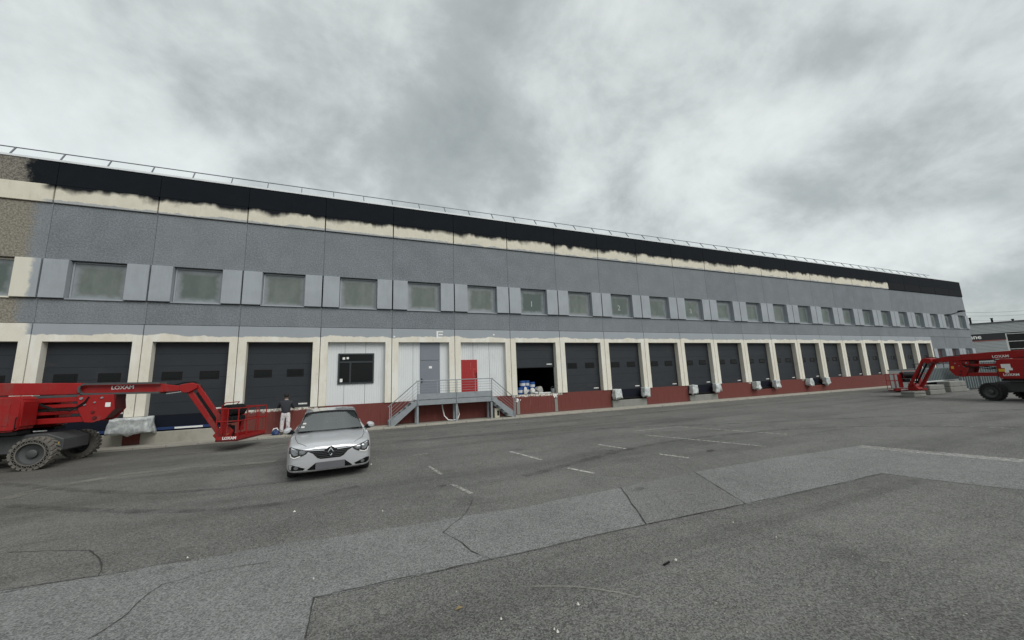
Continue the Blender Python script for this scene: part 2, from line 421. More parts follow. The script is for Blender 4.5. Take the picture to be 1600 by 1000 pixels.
def crack(pts, w_=.018, jit=.03):
    P_ = [Vector(q) for q in pts]; line = []
    for i in range(len(P_) - 1):
        m = max(2, int((P_[i+1]-P_[i]).length/.08))
        for j in range(m): line.append(P_[i].lerp(P_[i+1], j/m))
    line.append(P_[-1])
    vs = []; fs = []
    for i, q in enumerate(line):
        d = (line[min(i+1, len(line)-1)] - line[max(i-1, 0)]); nv = Vector((-d.y, d.x)).normalized()
        q = q + nv*(mnoise.noise(Vector((q.x*3, q.y*3, 1)))*jit + mnoise.noise(Vector((q.x*11, q.y*11, 4)))*jit*.5)
        ww = w_*.85*(.35 + 1.1*abs(mnoise.noise(Vector((q.x*5, q.y*5, 9)))))
        vs += [(q.x+nv.x*ww, q.y+nv.y*ww, .012), (q.x-nv.x*ww, q.y-nv.y*ww, .012)]
        if i: fs.append((2*i-2, 2*i-1, 2*i+1, 2*i))
    return struct(MB().add(vs, fs).build('asphalt_crack', M_CRACK))
crack(P2((970, 762), (1010, 820)), .016, .012); crack(P2((1085, 738), (1165, 788)), .014, .012)
crack(P2((490, 935), (800, 868), (960, 831), (1010, 820)), .009, .02); crack(P2((1010, 820), (1165, 788), (1260, 768), (1380, 740)), .008, .02)
crack(P2((478, 1000), (490, 935)), .010, .012)
crack(P2((740, 778), (730, 800), (692, 833), (722, 850), (735, 862), (765, 875)), .009, .03)
crack(P2((10, 864), (80, 861), (140, 861), (155, 874), (160, 884), (156, 900)), .013, .02)
crack(P2((0, 928), (80, 912), (160, 900), (300, 874)), .010, .02)
crack(P2((140, 1000), (200, 960), (232, 928), (252, 914), (330, 893), (420, 880)), .008, .03)
def paint(pts, w_, mat=None):
    a, b = [Vector(q) for q in P2(*pts)]; d = (b-a).normalized(); n_ = Vector((-d.y, d.x))*w_/2
    return struct(MB().add([(*(a+n_), .010), (*(b+n_), .010), (*(b-n_), .010), (*(a-n_), .010)], [(0,1,2,3)]).build('parking_line', mat or M_LINE))
for pts, w_ in ((((935, 695), (980, 702)), .09), (((1030, 710), (1076, 716)), .09), (((797, 706), (846, 719)), .09), (((887, 732), (928, 740)), .09),
                (((1008, 680), (1198, 698)), .08), (((1060, 667), (1230, 679)), .07), (((990, 674), (1062, 667)), .06), 
                ):
    paint(pts, w_)
for pts, w_ in ((((706, 757), (737, 772)), .09), (((670, 729), (690, 742)), .08), (((1342, 698), (1600, 721)), .42), (((1342, 698), (1480, 709)), .22), (((645, 712), (672, 709)), .08), (((655, 692), (690, 691)), .08), (((1470, 665), (1585, 670)), .10)):
    paint(pts, w_, M_LINEF)

def film_mat(name, col, op):
    k = NT(name); k.done(col, .9)
    wear = k.step(k.noise(2.2, 6, .7), .35, .65)
    tr = k.n('ShaderNodeBsdfTransparent'); mx = k.n('ShaderNodeMixShader')
    k.put(mx.inputs[0], k.math('MULTIPLY', wear, op)); k.put(mx.inputs[1], tr.outputs[0]); k.put(mx.inputs[2], k.b.outputs[0]); k.put(k.t.nodes['Material Output'].inputs[0], mx.outputs[0])
    return k.m
def ribbon(name, pix, w_, mat, z=.014):
    P_ = [Vector(q) for q in P2(*pix)]; n = 24; line = []
    for i in range(n + 1):      # smooth curve through three or four points
        t = i/n*(len(P_) - 1); a = min(int(t), len(P_) - 2); f_ = t - a
        p0, p1, p2_, p3 = P_[max(a-1, 0)], P_[a], P_[a+1], P_[min(a+2, len(P_)-1)]
        line.append(.5*((2*p1) + (p2_-p0)*f_ + (2*p0-5*p1+4*p2_-p3)*f_*f_ + (3*p1-p0-3*p2_+p3)*f_**3))
    vs = []; fs = []
    for i, q in enumerate(line):
        d = line[min(i+1, n)] - line[max(i-1, 0)]; nv = Vector((-d.y, d.x)).normalized()*w_/2
        vs += [(q.x+nv.x, q.y+nv.y, z), (q.x-nv.x, q.y-nv.y, z)]
        if i: fs.append((2*i-2, 2*i-1, 2*i+1, 2*i))
    return struct(MB().add(vs, fs).build(name, mat))
M_TMARK = film_mat('tyre_mark', (.02, .02, .02), .30); M_SCUF = film_mat('dusty_scuff', (.30, .29, .25), .45); M_OIL = film_mat('oil_stain', (.018, .017, .015), .45)
ribbon('tyre_mark', ((560, 760), (420, 790), (220, 800), (0, 790)), .20, M_TMARK); ribbon('tyre_mark', ((470, 750), (330, 766), (180, 770), (0, 756)), .20, M_TMARK, .016)
ribbon('tyre_mark', ((620, 690), (900, 672), (1200, 660), (1600, 640)), .22, M_TMARK); ribbon('tyre_mark', ((1600, 668), (1300, 668), (1050, 690), (820, 745)), .22, M_TMARK, .016)
ribbon('dusty_scuff', ((830, 918), (900, 919), (960, 927), (1000, 936)), .022, M_SCUF); ribbon('dusty_scuff', ((0, 782), (120, 755), (260, 735), (430, 722)), .35, M_SCUF)
ribbon('dusty_scuff', ((600, 672), (760, 664), (900, 655), (1060, 640)), .30, M_SCUF); ribbon('dusty_scuff', ((260, 712), (330, 706), (400, 703), (445, 695)), .16, M_SCUF, .016)
ribbon('dusty_scuff', ((1375, 878), (1395, 879), (1418, 882)), .05, M_SCUF)
for px_, py_, r_ in ((262, 890, .10), (1000, 765, .14), (600, 990, .06), (625, 994, .05), (954, 705, .12), (690, 760, .12), (1110, 705, .16)):
    q = gr(px_, py_)
    struct(MB().add([(q.x + r_*math.cos(t/14*6.283)*random.uniform(.6, 1.2), q.y + r_*.7*math.sin(t/14*6.283)*random.uniform(.6, 1.2), .018) for t in range(14)], [tuple(range(14))]).build('oil_stain', M_OIL))

# pavement strip with kerb stones in front of the docks
X0, X1 = -10.2, 79.4
KY = -1.06
pv = MB().box(X0, 70.0, KY + .15, .6, -.2, .075).build('pavement', M_CONC); struct(pv)
ks = MB().box(0, .985, KY, KY + .147, -.2, .082).mesh('kerb_stone', M_CONC, bevel=.012)
for i in range(80):
    o = link('kerb_stone', ks, pv, (X0 + i, random.uniform(-.006, .006), random.uniform(-.008, .004)))

# ------------------------------------------------------------------ warehouse
M_ = 3.3
ZD, ZH, ZL, ZB, ZT, ZF, ZP, ZTOP = 1.185, 4.22, 4.936, 5.93, 7.516, 9.867, 10.643, 11.663
WH = tag(empty('warehouse_building'), 'long grey two-storey warehouse with black parapet and a row of loading docks', 'warehouse')
N0, N1 = -3, 24
XE = N1*M_
core = MB()
core.box(N0*M_, XE, .30, 34, ZH + .06, ZTOP - .35)
core.box(N0*M_, 6*M_ - .3, .62, 34, 0, ZH + .06); core.box(7*M_ + .3, XE, .62, 34, 0, ZH + .06)
core.box(6*M_ - .3, 7*M_ + .3, 9, 34, 0, ZH + .06)
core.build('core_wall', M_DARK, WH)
MB().box(6*M_ - .3, 7*M_ + .3, .02, 9, .4, ZD).build('dock_floor', M_CONCG, WH)
# end wall and visible end returns
MB().box(XE - .02, XE + .10, .0, 34, 0, ZF).build('end_wall', M_WALL, WH)
MB().box(XE - .02, XE + .12, -.05, 34, ZF, ZTOP).build('end_parapet', M_PARA, WH)
gap = .014; gw = .005
me_up = MB().box(gw, M_ - gw, 0, .28, ZT + .012, ZF - .012).mesh('wall_panel', M_WALL, bevel=.005)
me_lo = MB().box(gw, M_ - gw, 0, .28, ZL + .012, ZB - .012).mesh('wall_panel', M_WALL, bevel=.005)
me_fa = MB().box(.026, M_ - .026, -.075, .29, ZF + .012, ZP - .006).mesh('fascia_panel', M_FASC, bevel=.008)
me_pa = MB().box(gap*.5, M_ - gap*.5, -.06, .30, ZP + .006, ZTOP).mesh('parapet_panel', M_PARA, bevel=.008)
me_cp = MB().box(0, M_, -.09, .36, ZTOP + .002, ZTOP + .085).mesh('coping', M_COPE)
SW = .235*M_          # shutter width
me_sh = MB().box(0, SW - .045, -.12, .26, ZB + .01, ZT - .01).mesh('shutter_panel', M_SHUT, bevel=.008)
me_wf = MB()
wx0, wx1 = SW, M_ - SW
fw_ = .055
me_wf.box(wx0, wx1, .15, .24, ZB + .012, ZB + .012 + fw_).box(wx0, wx1, .15, .24, ZT - .012 - fw_, ZT - .012)
me_wf.box(wx0, wx0 + fw_, .15, .24, ZB + .012 + fw_, ZT - .012 - fw_).box(wx1 - fw_, wx1, .15, .24, ZB + .012 + fw_, ZT - .012 - fw_)
me_wf = me_wf.mesh('window', M_SHUT)
me_pn = MB().box(-(wx1-wx0)/2 + fw_, (wx1-wx0)/2 - fw_, 0, .02, -(ZT-ZB)/2 + .012 + fw_, (ZT-ZB)/2 - .012 - fw_).mesh('pane', M_PANE)
me_sl = MB().box(wx0 - .02, wx1 + .02, -.06, .26, ZB - .03, ZB + .008).mesh('window_sill', M_SHUT)
me_fl = MB().box(.02, M_ - .02, .285, .30, ZL, ZF).mesh('joint_backing', M_SEAL)
M_FAINT = plain('faded_number_paint', (.40, .41, .40), .7)
nums = {6: '1', 8: '2', 10: '3'}
for i in range(N0, N1):
    x = i*M_
    link('wall_panel', me_up, WH, (x, 0, 0)); link('fascia_panel', me_fa, WH, (x, 0, 0)); link('parapet_panel', me_pa, WH, (x, 0, 0)); link('coping', me_cp, WH, (x, 0, 0))
    link('wall_panel', me_lo, WH, (x, 0, 0))
    link('shutter_panel', me_sh, WH, (x + .03, 0, 0)); link('shutter_panel', me_sh, WH, (x + M_ - SW + .015, 0, 0))
    wi = link('window', me_wf, WH, (x, 0, 0))
    link('pane', me_pn, wi, ((wx0+wx1)/2, .19, (ZB+ZT)/2))
    link('window_sill', me_sl, wi)
    if i in nums:
        me = text_mesh(nums[i], .50, M_FAINT, 'painted_number', .002)
        o = link('painted_number', me, wi, ((wx0+wx1)/2 - .05, .186, (ZB+ZT)/2 - .12)); o.rotation_euler = (R(90), 0, 0)

# door surrounds, dock walls, doors
OL, OR = .10*M_, .905*M_
sur = MB().prism([(.016, ZD - .01), (OL, ZD - .01), (OL, ZH), (OR, ZH), (OR, ZD - .01), (M_ - .016, ZD - .01), (M_ - .016, ZL - .012), (.016, ZL - .012)], -.05, .36)
# a concave face: split it into three boxes that share edges instead
sur = MB().box(.016, OL, -.05, .36, ZD - .01, ZH).box(OR, M_ - .016, -.05, .36, ZD - .01, ZH).box(.016, M_ - .016, -.05, .36, ZH, ZL - .012)
bm_s = bmesh.new(); me_su = sur.mesh('door_surround', M_SURR); bm_s.from_mesh(me_su)
bmesh.ops.remove_doubles(bm_s, verts=bm_s.verts, dist=.0005); bm_s.to_mesh(me_su); bm_s.free()
DY = .27
SECT = 6; SH = (ZH - ZD + .03)/SECT
me_sec = MB().box(OL - .06, OR + .06, DY, DY + .05, .002, SH - .002).mesh('door_section', M_DOOR, bevel=.004)
def vision():
    m = MB(); a, b = .62, .30
    return m.box(-a/2 - .05, a/2 + .05, -.012, .03, -b/2 - .04, b/2 + .04).mesh('vision_frame', M_BLACK, bevel=.02)
me_vf = vision(); me_vg = MB().box(-.27, .27, -.018, -.012, -.11, .11).mesh('vision_pane', M_DGLASS)
lab = MB()
xx = 0
for q in (.04, .025, .025, .03, .05, .045, .05, .04):
    lab.box(xx, xx + q, -.006, 0, 0, .065); xx += q + .008
me_lab = lab.mesh('maker_label', M_WHITE)
levels = {0, 1, 8, 10, 12, 14}
me_dw = MB().box(0, M_, 0, .6, 0, ZD - .012)
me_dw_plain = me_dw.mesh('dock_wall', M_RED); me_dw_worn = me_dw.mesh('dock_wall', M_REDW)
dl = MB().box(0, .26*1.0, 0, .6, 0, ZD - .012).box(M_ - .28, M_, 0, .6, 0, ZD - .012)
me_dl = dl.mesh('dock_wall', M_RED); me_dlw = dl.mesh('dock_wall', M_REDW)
M_NAVY = plain('navy_leveller_paint', (.005, .007, .014), .7, spec=.2)
M_BLUE = plain('blue_strip_paint', (.012, .036, .12), .5)
LEVZ = {0: .52, 1: .52, 8: .50, 10: .48, 12: .58, 14: .60}
for i in range(-3, 21):
    x = i*M_
    su = link('door_surround', me_su, WH, (x, 0, 0))
    if i in levels:
        link('dock_wall', me_dlw if i < 2 or i > 11 else me_dl, WH, (x, 0, 0))
        zt = LEVZ[i]
        MB().box(.262, M_ - .282, -.10 if i in (8, 10) else -.02, .6, .0, zt).build('leveller_pit_block', M_CONCG if i in (8, 10) else (M_REDW if i > 11 else M_CONC), WH, (x, 0, 0), bevel=.015)
        lv = MB().box(.45, M_ - .47, .22, .5, zt + .002, ZD - .03).build('dock_leveller', M_NAVY, WH, (x, 0, 0))
        MB().box(.46, M_ - .48, .10, .22, zt + .06, zt + .16).build('leveller_lip', M_BLUE if i < 2 else M_BLACK, lv)
        if i < 2: MB().box(1.3, 2.25, .092, .10, zt + .075, zt + .145).build('white_strip', M_WHITE, lv)
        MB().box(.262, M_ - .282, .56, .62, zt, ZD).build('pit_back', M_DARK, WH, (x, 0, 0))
    else:
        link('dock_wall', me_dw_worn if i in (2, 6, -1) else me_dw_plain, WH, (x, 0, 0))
    if i in (3, 4, 5): continue
    d = empty('dock_door', (x, 0, ZD)); d.parent = WH
    raised = i == 6
    base = 1.58 if raised else 0
    for s_ in range(SECT):
        if raised and s_ > 2: break
        link('door_section', me_sec, d, (0, 0, base + s_*SH - .02))
    if not raised:
        for vx in (.295*M_, .688*M_):
            v_ = link('vision_frame', me_vf, d, (vx, DY, 1.60))
            link('vision_pane', me_vg, d, (vx, DY, 1.60))
    link('maker_label', me_lab, d, (OR - .52, DY, base + .12))
    MB().box(OL - .06, OR + .06, DY - .004, DY + .06, -.05 + base, -.018 + base).build('bottom_seal', M_BLACK, d)

# narrow wall beside the last dock and the ground-floor windows beyond it
for i in (21, 22, 23):
    x = i*M_
    link('wall_panel', MB().box(gap, M_ - gap, 0, .28, 3.62, ZL - .012).mesh('wall_panel', M_WALL, bevel=.005), WH, (x, 0, 0))
    link('wall_panel', MB().box(gap, M_ - gap, 0, .28, .0, 2.03).mesh('wall_panel', M_WALL, bevel=.005), WH, (x, 0, 0))
    dz = 3.62 - ZT
    for sx in (.03, M_ - SW + .015):
        o = link('shutter_panel', me_sh, WH, (x + sx, 0, dz))
    wi = link('window', me_wf, WH, (x, 0, dz)); p_ = link('pane', me_pn, wi, ((wx0+wx1)/2, .19, (ZB+ZT)/2))
    if i < 23:
        p_.data = MB().box(-(wx1-wx0)/2 + fw_, (wx1-wx0)/2 - fw_, 0, .02, -(ZT-ZB)/2 + .012 + fw_, (ZT-ZB)/2 - .012 - fw_).mesh('pane', plain('maroon_board', (.06, .03, .035), .5))
    link('window_sill', me_sl, wi)

# white ribbed infill panels in three bays
def ribbed(x0, x1, z0, z1, y, pitch=.11):
    m = MB(); x = x0
    prof = []
    while x < x1 - 1e-4:
        xe = min(x + pitch, x1); prof += [(x, y), (x + (xe-x)*.82, y), (x + (xe-x)*.86, y + .012), (x + (xe-x)*.96, y + .012)]; x = xe
    prof.append((x1, y))
    n = len(prof)
    return m.add([(p, q, z0) for p, q in prof] + [(p, q, z1) for p, q in prof], [(i, i+1, n+i+1, n+i) for i in range(n-1)])
YI = .20
for i in (3, 4, 5):
    ribbed(i*M_ + OL - .05, i*M_ + OR + .05, ZD - .01, ZH + .03, YI).build('infill_panel', M_INFILL, WH)
    for fx in (.33, .62):
        MB().box(i*M_ + fx*M_, i*M_ + fx*M_ + .012, YI - .004, YI + .01, ZD, ZH).build('panel_joint', M_SEAL, WH)
# dark window in the first infill
wd = empty('office_window', (10.70, YI - .06, 2.17)); wd.parent = WH
W_, H_ = 1.66, 1.50
fr = MB().box(0, W_, 0, .08, 0, .07).box(0, W_, 0, .08, H_ - .07, H_).box(0, .07, 0, .08, .07, H_ - .07).box(W_ - .07, W_, 0, .08, .07, H_ - .07)
fr.box(.07, W_ - .07, .01, .08, 1.03, 1.11).box(.52, .60, .01, .08, .07, 1.03)
fr.build('frame', plain('anthracite_frame', (.022, .027, .03), .4), wd)
for a in ((.07, .52, .07, 1.03), (.60, W_ - .07, .07, 1.03), (.07, W_ - .07, 1.11, H_ - .07)):
    MB().box(a[0], a[1], .045, .055, a[2], a[3]).build('pane', M_DGLASS, wd)
for a in ((.20, .31, 1.20, 1.31), (.38, .48, 1.22, 1.32), (.10, .22, .10, .26)):
    MB().box(a[0], a[1], .036, .041, a[2], a[3]).build('sticker', M_WHITE, wd)
# grey door with a panel above it
gd = empty('grey_door', (14.66, YI - .05, 1.27)); gd.parent = WH
MB().box(0, 1.05, 0, .06, 0, 1.97).build('leaf', M_GDOOR, gd, bevel=.006)
MB().box(0, 1.05, 0, .055, 2.0, 2.95).build('transom_panel', M_GDOOR, gd, bevel=.006)
MB().box(.46, .62, -.006, 0, 1.56, 1.68).build('notice', M_WHITE, gd)
MB().box(.06, .11, -.012, 0, .80, 1.05).box(.06, .20, -.05, -.012, .93, .955).build('door_handle', M_BLACK, gd)
rd = empty('red_door', (16.86, YI - .05, 1.29)); rd.parent = WH
MB().box(0, .95, 0, .06, 0, 1.97).build('leaf', M_RDOOR, rd, bevel=.006)
MB().box(.86, .90, -.03, 0, .95, 1.25).build('door_handle', M_BLACK, rd)
sc_ = MB().box(.70, .86, -.003, 0, 1.44, 1.447).box(.70, .86, -.003, 0, 1.05, 1.057).box(.70, .706, -.003, 0, 1.1, 1.35).box(.57, .575, -.003, 0, 1.45, 1.8)
sc_.build('scratch', plain('pale_scratch', (.6, .3, .28), .7), rd)
# white residue of an old sign on the lintel and small spots of bare filler
rs = MB()
q = at(682, 518, -.05)
rs.box(q.x, q.x + .09, -.054, -.0505, q.z - .38, q.z + .02).box(q.x + .09, q.x + .36, -.054, -.0505, q.z - .04, q.z + .02).box(q.x + .12, q.x + .34, -.054, -.0505, q.z - .20, q.z - .13).box(q.x + .10, q.x + .27, -.054, -.0505, q.z - .37, q.z - .30)
rs.build('sign_residue', M_WHITE, WH)
for a in ((771.5, 523), (756, 531), (789, 530), (616, 526), (876, 530)):
    q = at(a[0], a[1], -.05); MB().prism([(q.x - .05, q.z - .03), (q.x + .02, q.z - .05), (q.x + .06, q.z + .02), (q.x - .02, q.z + .05)], -.053, -.0505).build('filler_spot', M_WHITE, WH)
# grey repair posts with chipped white filler beside the half-open door
for px_ in (809.5, 869):
    q = at(px_, 630, 0)
    MB().box(q.x - .10, q.x + .10, -.03, -.002, .09, .86).build('guide_post', M_CONCG, WH, bevel=.01)
    m = MB()
    for k in range(7):
        a = random.uniform(-.16, .16); z_ = random.uniform(.80, 1.12); s_ = random.uniform(.03, .07)
        m.prism([(q.x + a - s_, z_), (q.x + a, z_ - s_*.8), (q.x + a + s_, z_ + .02), (q.x + a + .01, z_ + s_*1.3)], -.04 - k*.001, -.002)
    m.build('filler_spot', M_WHITE, WH)
# flood lamp on a bracket high on the far end
lp = tag(empty('wall_lamp', (at(1476, 492, 0).x, 0, at(1476, 492, 0).z)), 'dark flood lamp on a bent arm high on the far end of the grey facade', 'lamp')
MB().tube([(0, 0, 0), (.2, -.5, .0), (.9, -1.0, .25)], .05).build('arm', M_BLACK, lp)
MB().box(.7, 1.5, -1.2, -.8, .22, .36).build('lamp_head', M_BLACK, lp, bevel=.03)

# roof guard rail
gl = tag(empty('roof_guardrail', (0, 0, ZTOP)), 'thin inclined steel guard rail along the roof edge above the black parapet', 'guardrail')
RX = .30; RZ = .56
MB().tube([(N0*M_, RX, RZ), (XE - 6, RX, RZ)], .024).build('top_rail', M_RAIL, gl)
me_po = MB().bar((0, -.02, .05), (-.04, RX, RZ), .035, .045).mesh('post', M_RAIL)
k = 0
while -8.83 + k*1.466 < XE - 6:
    link('post', me_po, gl, (-8.83 + k*1.466, 0, 0)); k += 1

# ------------------------------------------------------------------ steel access platform with two stairs
PL = tag(empty('access_platform', (0, 0, .075)), 'galvanised steel access platform with stairs at both ends below the grey and red doors', 'platform')
PL.location = (0, 0, 0)
PY = -.92; pa, pb = 14.33, 18.32; dk = 1.25
gz = .075
MB().box(pa, pb, PY + .05, .0, dk - .05, dk).build('deck', M_GALV, PL)
MB().box(pa, pb, PY, PY + .05, dk - .27, dk - .03).build('edge_beam', M_GALV, PL, bevel=.006)
MB().box(pa + .02, pb - .02, PY - .012, PY - .002, dk + .01, dk + .29).build('kick_plate', M_GALV, PL)
for x in (pa + .06, 16.36, pb - .06):
    MB().box(x - .05, x + .05, PY + .06, PY + .16, gz, dk - .05).box(x - .09, x + .09, PY + .02, PY + .20, gz, gz + .015).build('support_leg', M_GALV, PL)
    MB().box(x - .05, x + .05, -.25, -.15, gz, dk - .05).build('support_leg', M_GALV, PL)
    MB().box(x - .022, x + .022, PY - .045, PY - .014, dk - .2, 2.17).build('rail_post', M_GALV, PL)
for x in (15.35, 17.35): MB().box(x - .012, x + .012, PY - .04, PY - .018, dk + .2, 2.15).build('rail_post', M_GALV, PL)
MB().tube([(pa - .02, PY - .03, 2.18), (pb + .02, PY - .03, 2.18)], .024, 8).build('hand_rail', M_GALV, PL)
for j in range(4):
    z_ = dk + .40 + j*.13
    MB().tube([(pa, PY - .03, z_), (pb, PY - .03, z_)], .008, 5).build('wire_rail', M_GALV, PL)
for s_, xt, xb in ((-1, pa, 13.05), (1, pb, 19.6)):
    top = Vector((xt, 0, dk - .14)); bot = Vector((xb, 0, gz + .12))
    for y in (PY, -.06):
        MB().prism([(xt, dk), (xb, gz + .24), (xb, gz), (xb - s_*.22, gz), (xt, dk - .27)], y, y + .04).build('stringer', M_GALV, PL)
    for k in range(5):
        t = (k + .6)/5.4; x = xt + (xb - xt)*t; z_ = dk + (gz - dk)*t + .03
        MB().box(x - .13, x + .13, PY + .045, -.065, z_ - .025, z_).box(x - .13, x + .13, PY + .045, PY + .06, z_ - .06, z_ - .025).build('tread', M_GALV, PL)
    MB().tube([(xt, PY - .02, 2.14), (xb + s_*.06, PY - .02, 1.00)], .024, 8).build('hand_rail', M_GALV, PL)
    for j in range(4):
        dz_ = -.17 - j*.17
        MB().tube([(xt, PY - .02, 2.14 + dz_), (xb, PY - .02, 1.02 + dz_)], .008, 5).build('wire_rail', M_GALV, PL)
    for t in (.93, .99 - .0):
        x = xt + (xb - xt)*t
        MB().box(x - .018, x + .018, PY - .04, PY - .008, gz + (1-t)*1.1, 2.14 - 1.13*t).build('rail_post', M_GALV, PL)
hs = MB().tube([(15.75, -.12, 1.16), (15.75, -.25, .75), (15.82, -.38, .35), (16.0, -.48, .14), (16.25, -.5, .11), (16.5, -.42, .13), (16.62, -.3, .35), (16.6, -.15, .7), (16.55, -.1, 1.0)], .03, 8).build('drain_hose', M_WHITE, smooth=True)
tag(hs, 'white flexible hose hanging in a loop under the steel platform', 'hose')
eb = tag(empty('electric_box', (18.62, -.60, .075)), 'small beige electrical box standing under the right-hand stairs', 'electrical box')
MB().box(-.14, .14, -.09, .09, 0, .50).build('casing', plain('beige_box', (.45, .43, .34), .6), eb, bevel=.01)
MB().box(.0, .11, -.10, -.088, .12, .38).build('socket_panel', M_BLACK, eb)

# ------------------------------------------------------------------ plastic covered dock bumpers
def wrapped(x0, x1, z0, z1, label, y0=-.36, seed=0, sag=.12):
    bm = bmesh.new(); bmesh.ops.create_cube(bm, size=1)
    bmesh.ops.subdivide_edges(bm, edges=bm.edges, cuts=7, use_grid_fill=True)
    cx_, cz_ = (x0+x1)/2, (z0+z1)/2; sx, sz, sy = x1-x0, z1-z0, -y0
    for v in bm.verts:
        p = Vector(v.co)
        p.x *= 1 + .18*(-p.z); 
        q = Vector((p.x*sx, p.y*sy, p.z*sz))
        nv = mnoise.noise_vector(Vector((q.x*3.2 + seed, q.y*3.2, q.z*3.2)))
        n2 = mnoise.noise_vector(Vector((q.x*9 + seed, q.y*9, q.z*9)))
        q += nv*.06 + n2*.016
        if p.z < -.4: q.z += mnoise.noise(Vector((q.x*5, q.y*4, seed)))*sag*1.6
        v.co = q
    me = bpy.data.meshes.new('dock_bumper'); bm.to_mesh(me); bm.free(); me.materials.append(M_FILM)
    for p_ in me.polygons: p_.use_smooth = True
    o = link('dock_bumper', me, None, (cx_, y0/2 - .03, cz_))
    tag(o, label, 'bumper', 'plastic wrapped dock bumpers')
ORD = {8: 'nearest of the far group', 10: 'second', 12: 'third', 14: 'fourth'}
lab8 = {8: 'the first dock right of the half-open door', 10: 'the second raised-off dock door past the half-open one', 12: 'the third low dock with a dark gap', 14: 'the farthest dock with a dark gap'}
names = {(8,0): 'plastic wrapped bumper left of the nearest grey-block dock', (8,1): 'plastic wrapped bumper right of the nearest grey-block dock',
         (10,0): 'plastic wrapped bumper left of the farther grey-block dock', (10,1): 'plastic wrapped bumper right of the farther grey-block dock',
         (12,0): 'torn plastic wrapped bumper left of the second to last dark dock gap', (12,1): 'plastic wrapped bumper right of the second to last dark dock gap',
         (14,0): 'plastic wrapped bumper left of the farthest dark dock gap', (14,1): 'loose flapping plastic on the bumper right of the farthest dark dock gap'}
for i in (8, 10, 12, 14):
    x = i*M_
    wrapped(x + .30, x + .80, .62, 1.20, names[(i, 0)], seed=i)
    wrapped(x + 2.62, x + 3.12, .64, 1.22, names[(i, 1)], seed=i + 40)
wrapped(2.75, 4.0, .55, 1.15, 'wide crumpled plastic sheet over two dock bumpers behind the left boom lift', y0=-.55, seed=3)
wrapped(.30, .85, .55, 1.15, 'plastic wrapped bumper seen above the left boom lift wheels', seed=5)

# ------------------------------------------------------------------ buckets and bags in the half-open dock
M_BUCK = plain('blue_bucket_plastic', (.022, .085, .30), .4, 0, .15)
M_BUCKL = plain('pale_bucket_label', (.55, .58, .62), .5)
def bucket(px_, py_, y, z, label, r=.19, h=.36):
    b = empty('paint_bucket', (at(px_, 600, y).x, y, z))
    tag(b, label, 'bucket', 'blue paint buckets in the open dock')
    MB().lathe([(r*.88, 0), (r*.9, .01), (r, h - .03), (r*1.05, h - .03), (r*1.05, h)], close=True, n=18).build('tub', M_BUCK, b, smooth=True)
    MB().lathe([(r*.915, h*.25), (r*.935, h*.252), (r*.975, h*.68), (r*.955, h*.685)], n=18).build('paper_band', M_BUCKL, b, smooth=True)
    MB().lathe([(r*1.06, h + .001), (r*1.06, h + .03), (r*.9, h + .032)], close=True, n=18).build('lid', M_BUCK, b, smooth=True)
bucket(812, 0, .62, ZD + .005, 'blue paint bucket at the bottom left corner of the open dock')
bucket(816, 0, .62, ZD + .402, 'blue paint bucket on top of the stack at the left of the open dock')
bucket(821.5, 0, 1.05, ZD + .005, 'blue paint bucket behind the front stack, lower one')
bucket(822.5, 0, 1.05, ZD + .402, 'blue paint bucket behind the front stack, upper one')
bucket(831, 0, .95, ZD + .30, 'single blue paint bucket standing on a white sack in the open dock')
def sack(px_, y, w_, h_, label, mat, seed, z=None):
    bm = bmesh.new(); bmesh.ops.create_icosphere(bm, subdivisions=4, radius=.5)
    for v in bm.verts:
        n_ = mnoise.noise_vector(v.co*2.4 + Vector((seed, 0, 0)))
        v.co += n_*.13; v.co.z = max(v.co.z, -.36)
        v.co.x *= w_; v.co.y *= w_*.7; v.co.z = (v.co.z + .36)*h_/.86
    me = bpy.data.meshes.new('sack'); bm.to_mesh(me); bm.free(); me.materials.append(mat)
    o = link('sack', me, None, (at(px_, 610, y).x, y, z or ZD + .003)); tag(o, label, 'sack')
M_SACK = plain('pale_sack', (.55, .55, .53), .6, 0, .25, 8); M_SACKG = plain('grey_sack', (.33, .33, .31), .7, 0, .3, 8)
sack(821, .40, .26, .42, 'narrow white sack leaning on the blue buckets', M_SACK, 1)
sack(832, .42, .34, .34, 'white sack below the single blue bucket', M_SACK, 5)
sack(831, .95, .40, .30, 'pale sack at the back carrying the single blue bucket', M_SACKG, 15)
sack(842, .60, .52, .42, 'grey rubbish bag in the middle of the open dock', M_SACKG, 9)
sack(837, .25, .30, .12, 'crumpled white paper on the edge of the open dock', M_SACK, 12)
pk = MB().box(0, 1.05, 0, .14, 0, .05).build('white_plank', M_WHITE, None, (at(842, 612, .35).x, .35, ZD + .003)); tag(pk, 'white plank lying along the sill of the open dock', 'plank')
bk = tag(empty('metal_pail', (at(864, 610, .3).x, .3, ZD + .003)), 'small grey metal pail at the right end of the open dock sill', 'pail')
MB().lathe([(.10, 0), (.13, .26), (.12, .26), (.095, .02)], close=False, n=16).build('pail_body', M_GALV, bk, smooth=True)
MB().tube([(-.13, 0, .25), (-.09, 0, .34), (0, 0, .38), (.09, 0, .34), (.13, 0, .25)], .006, 5).build('handle', M_RAIL, bk)

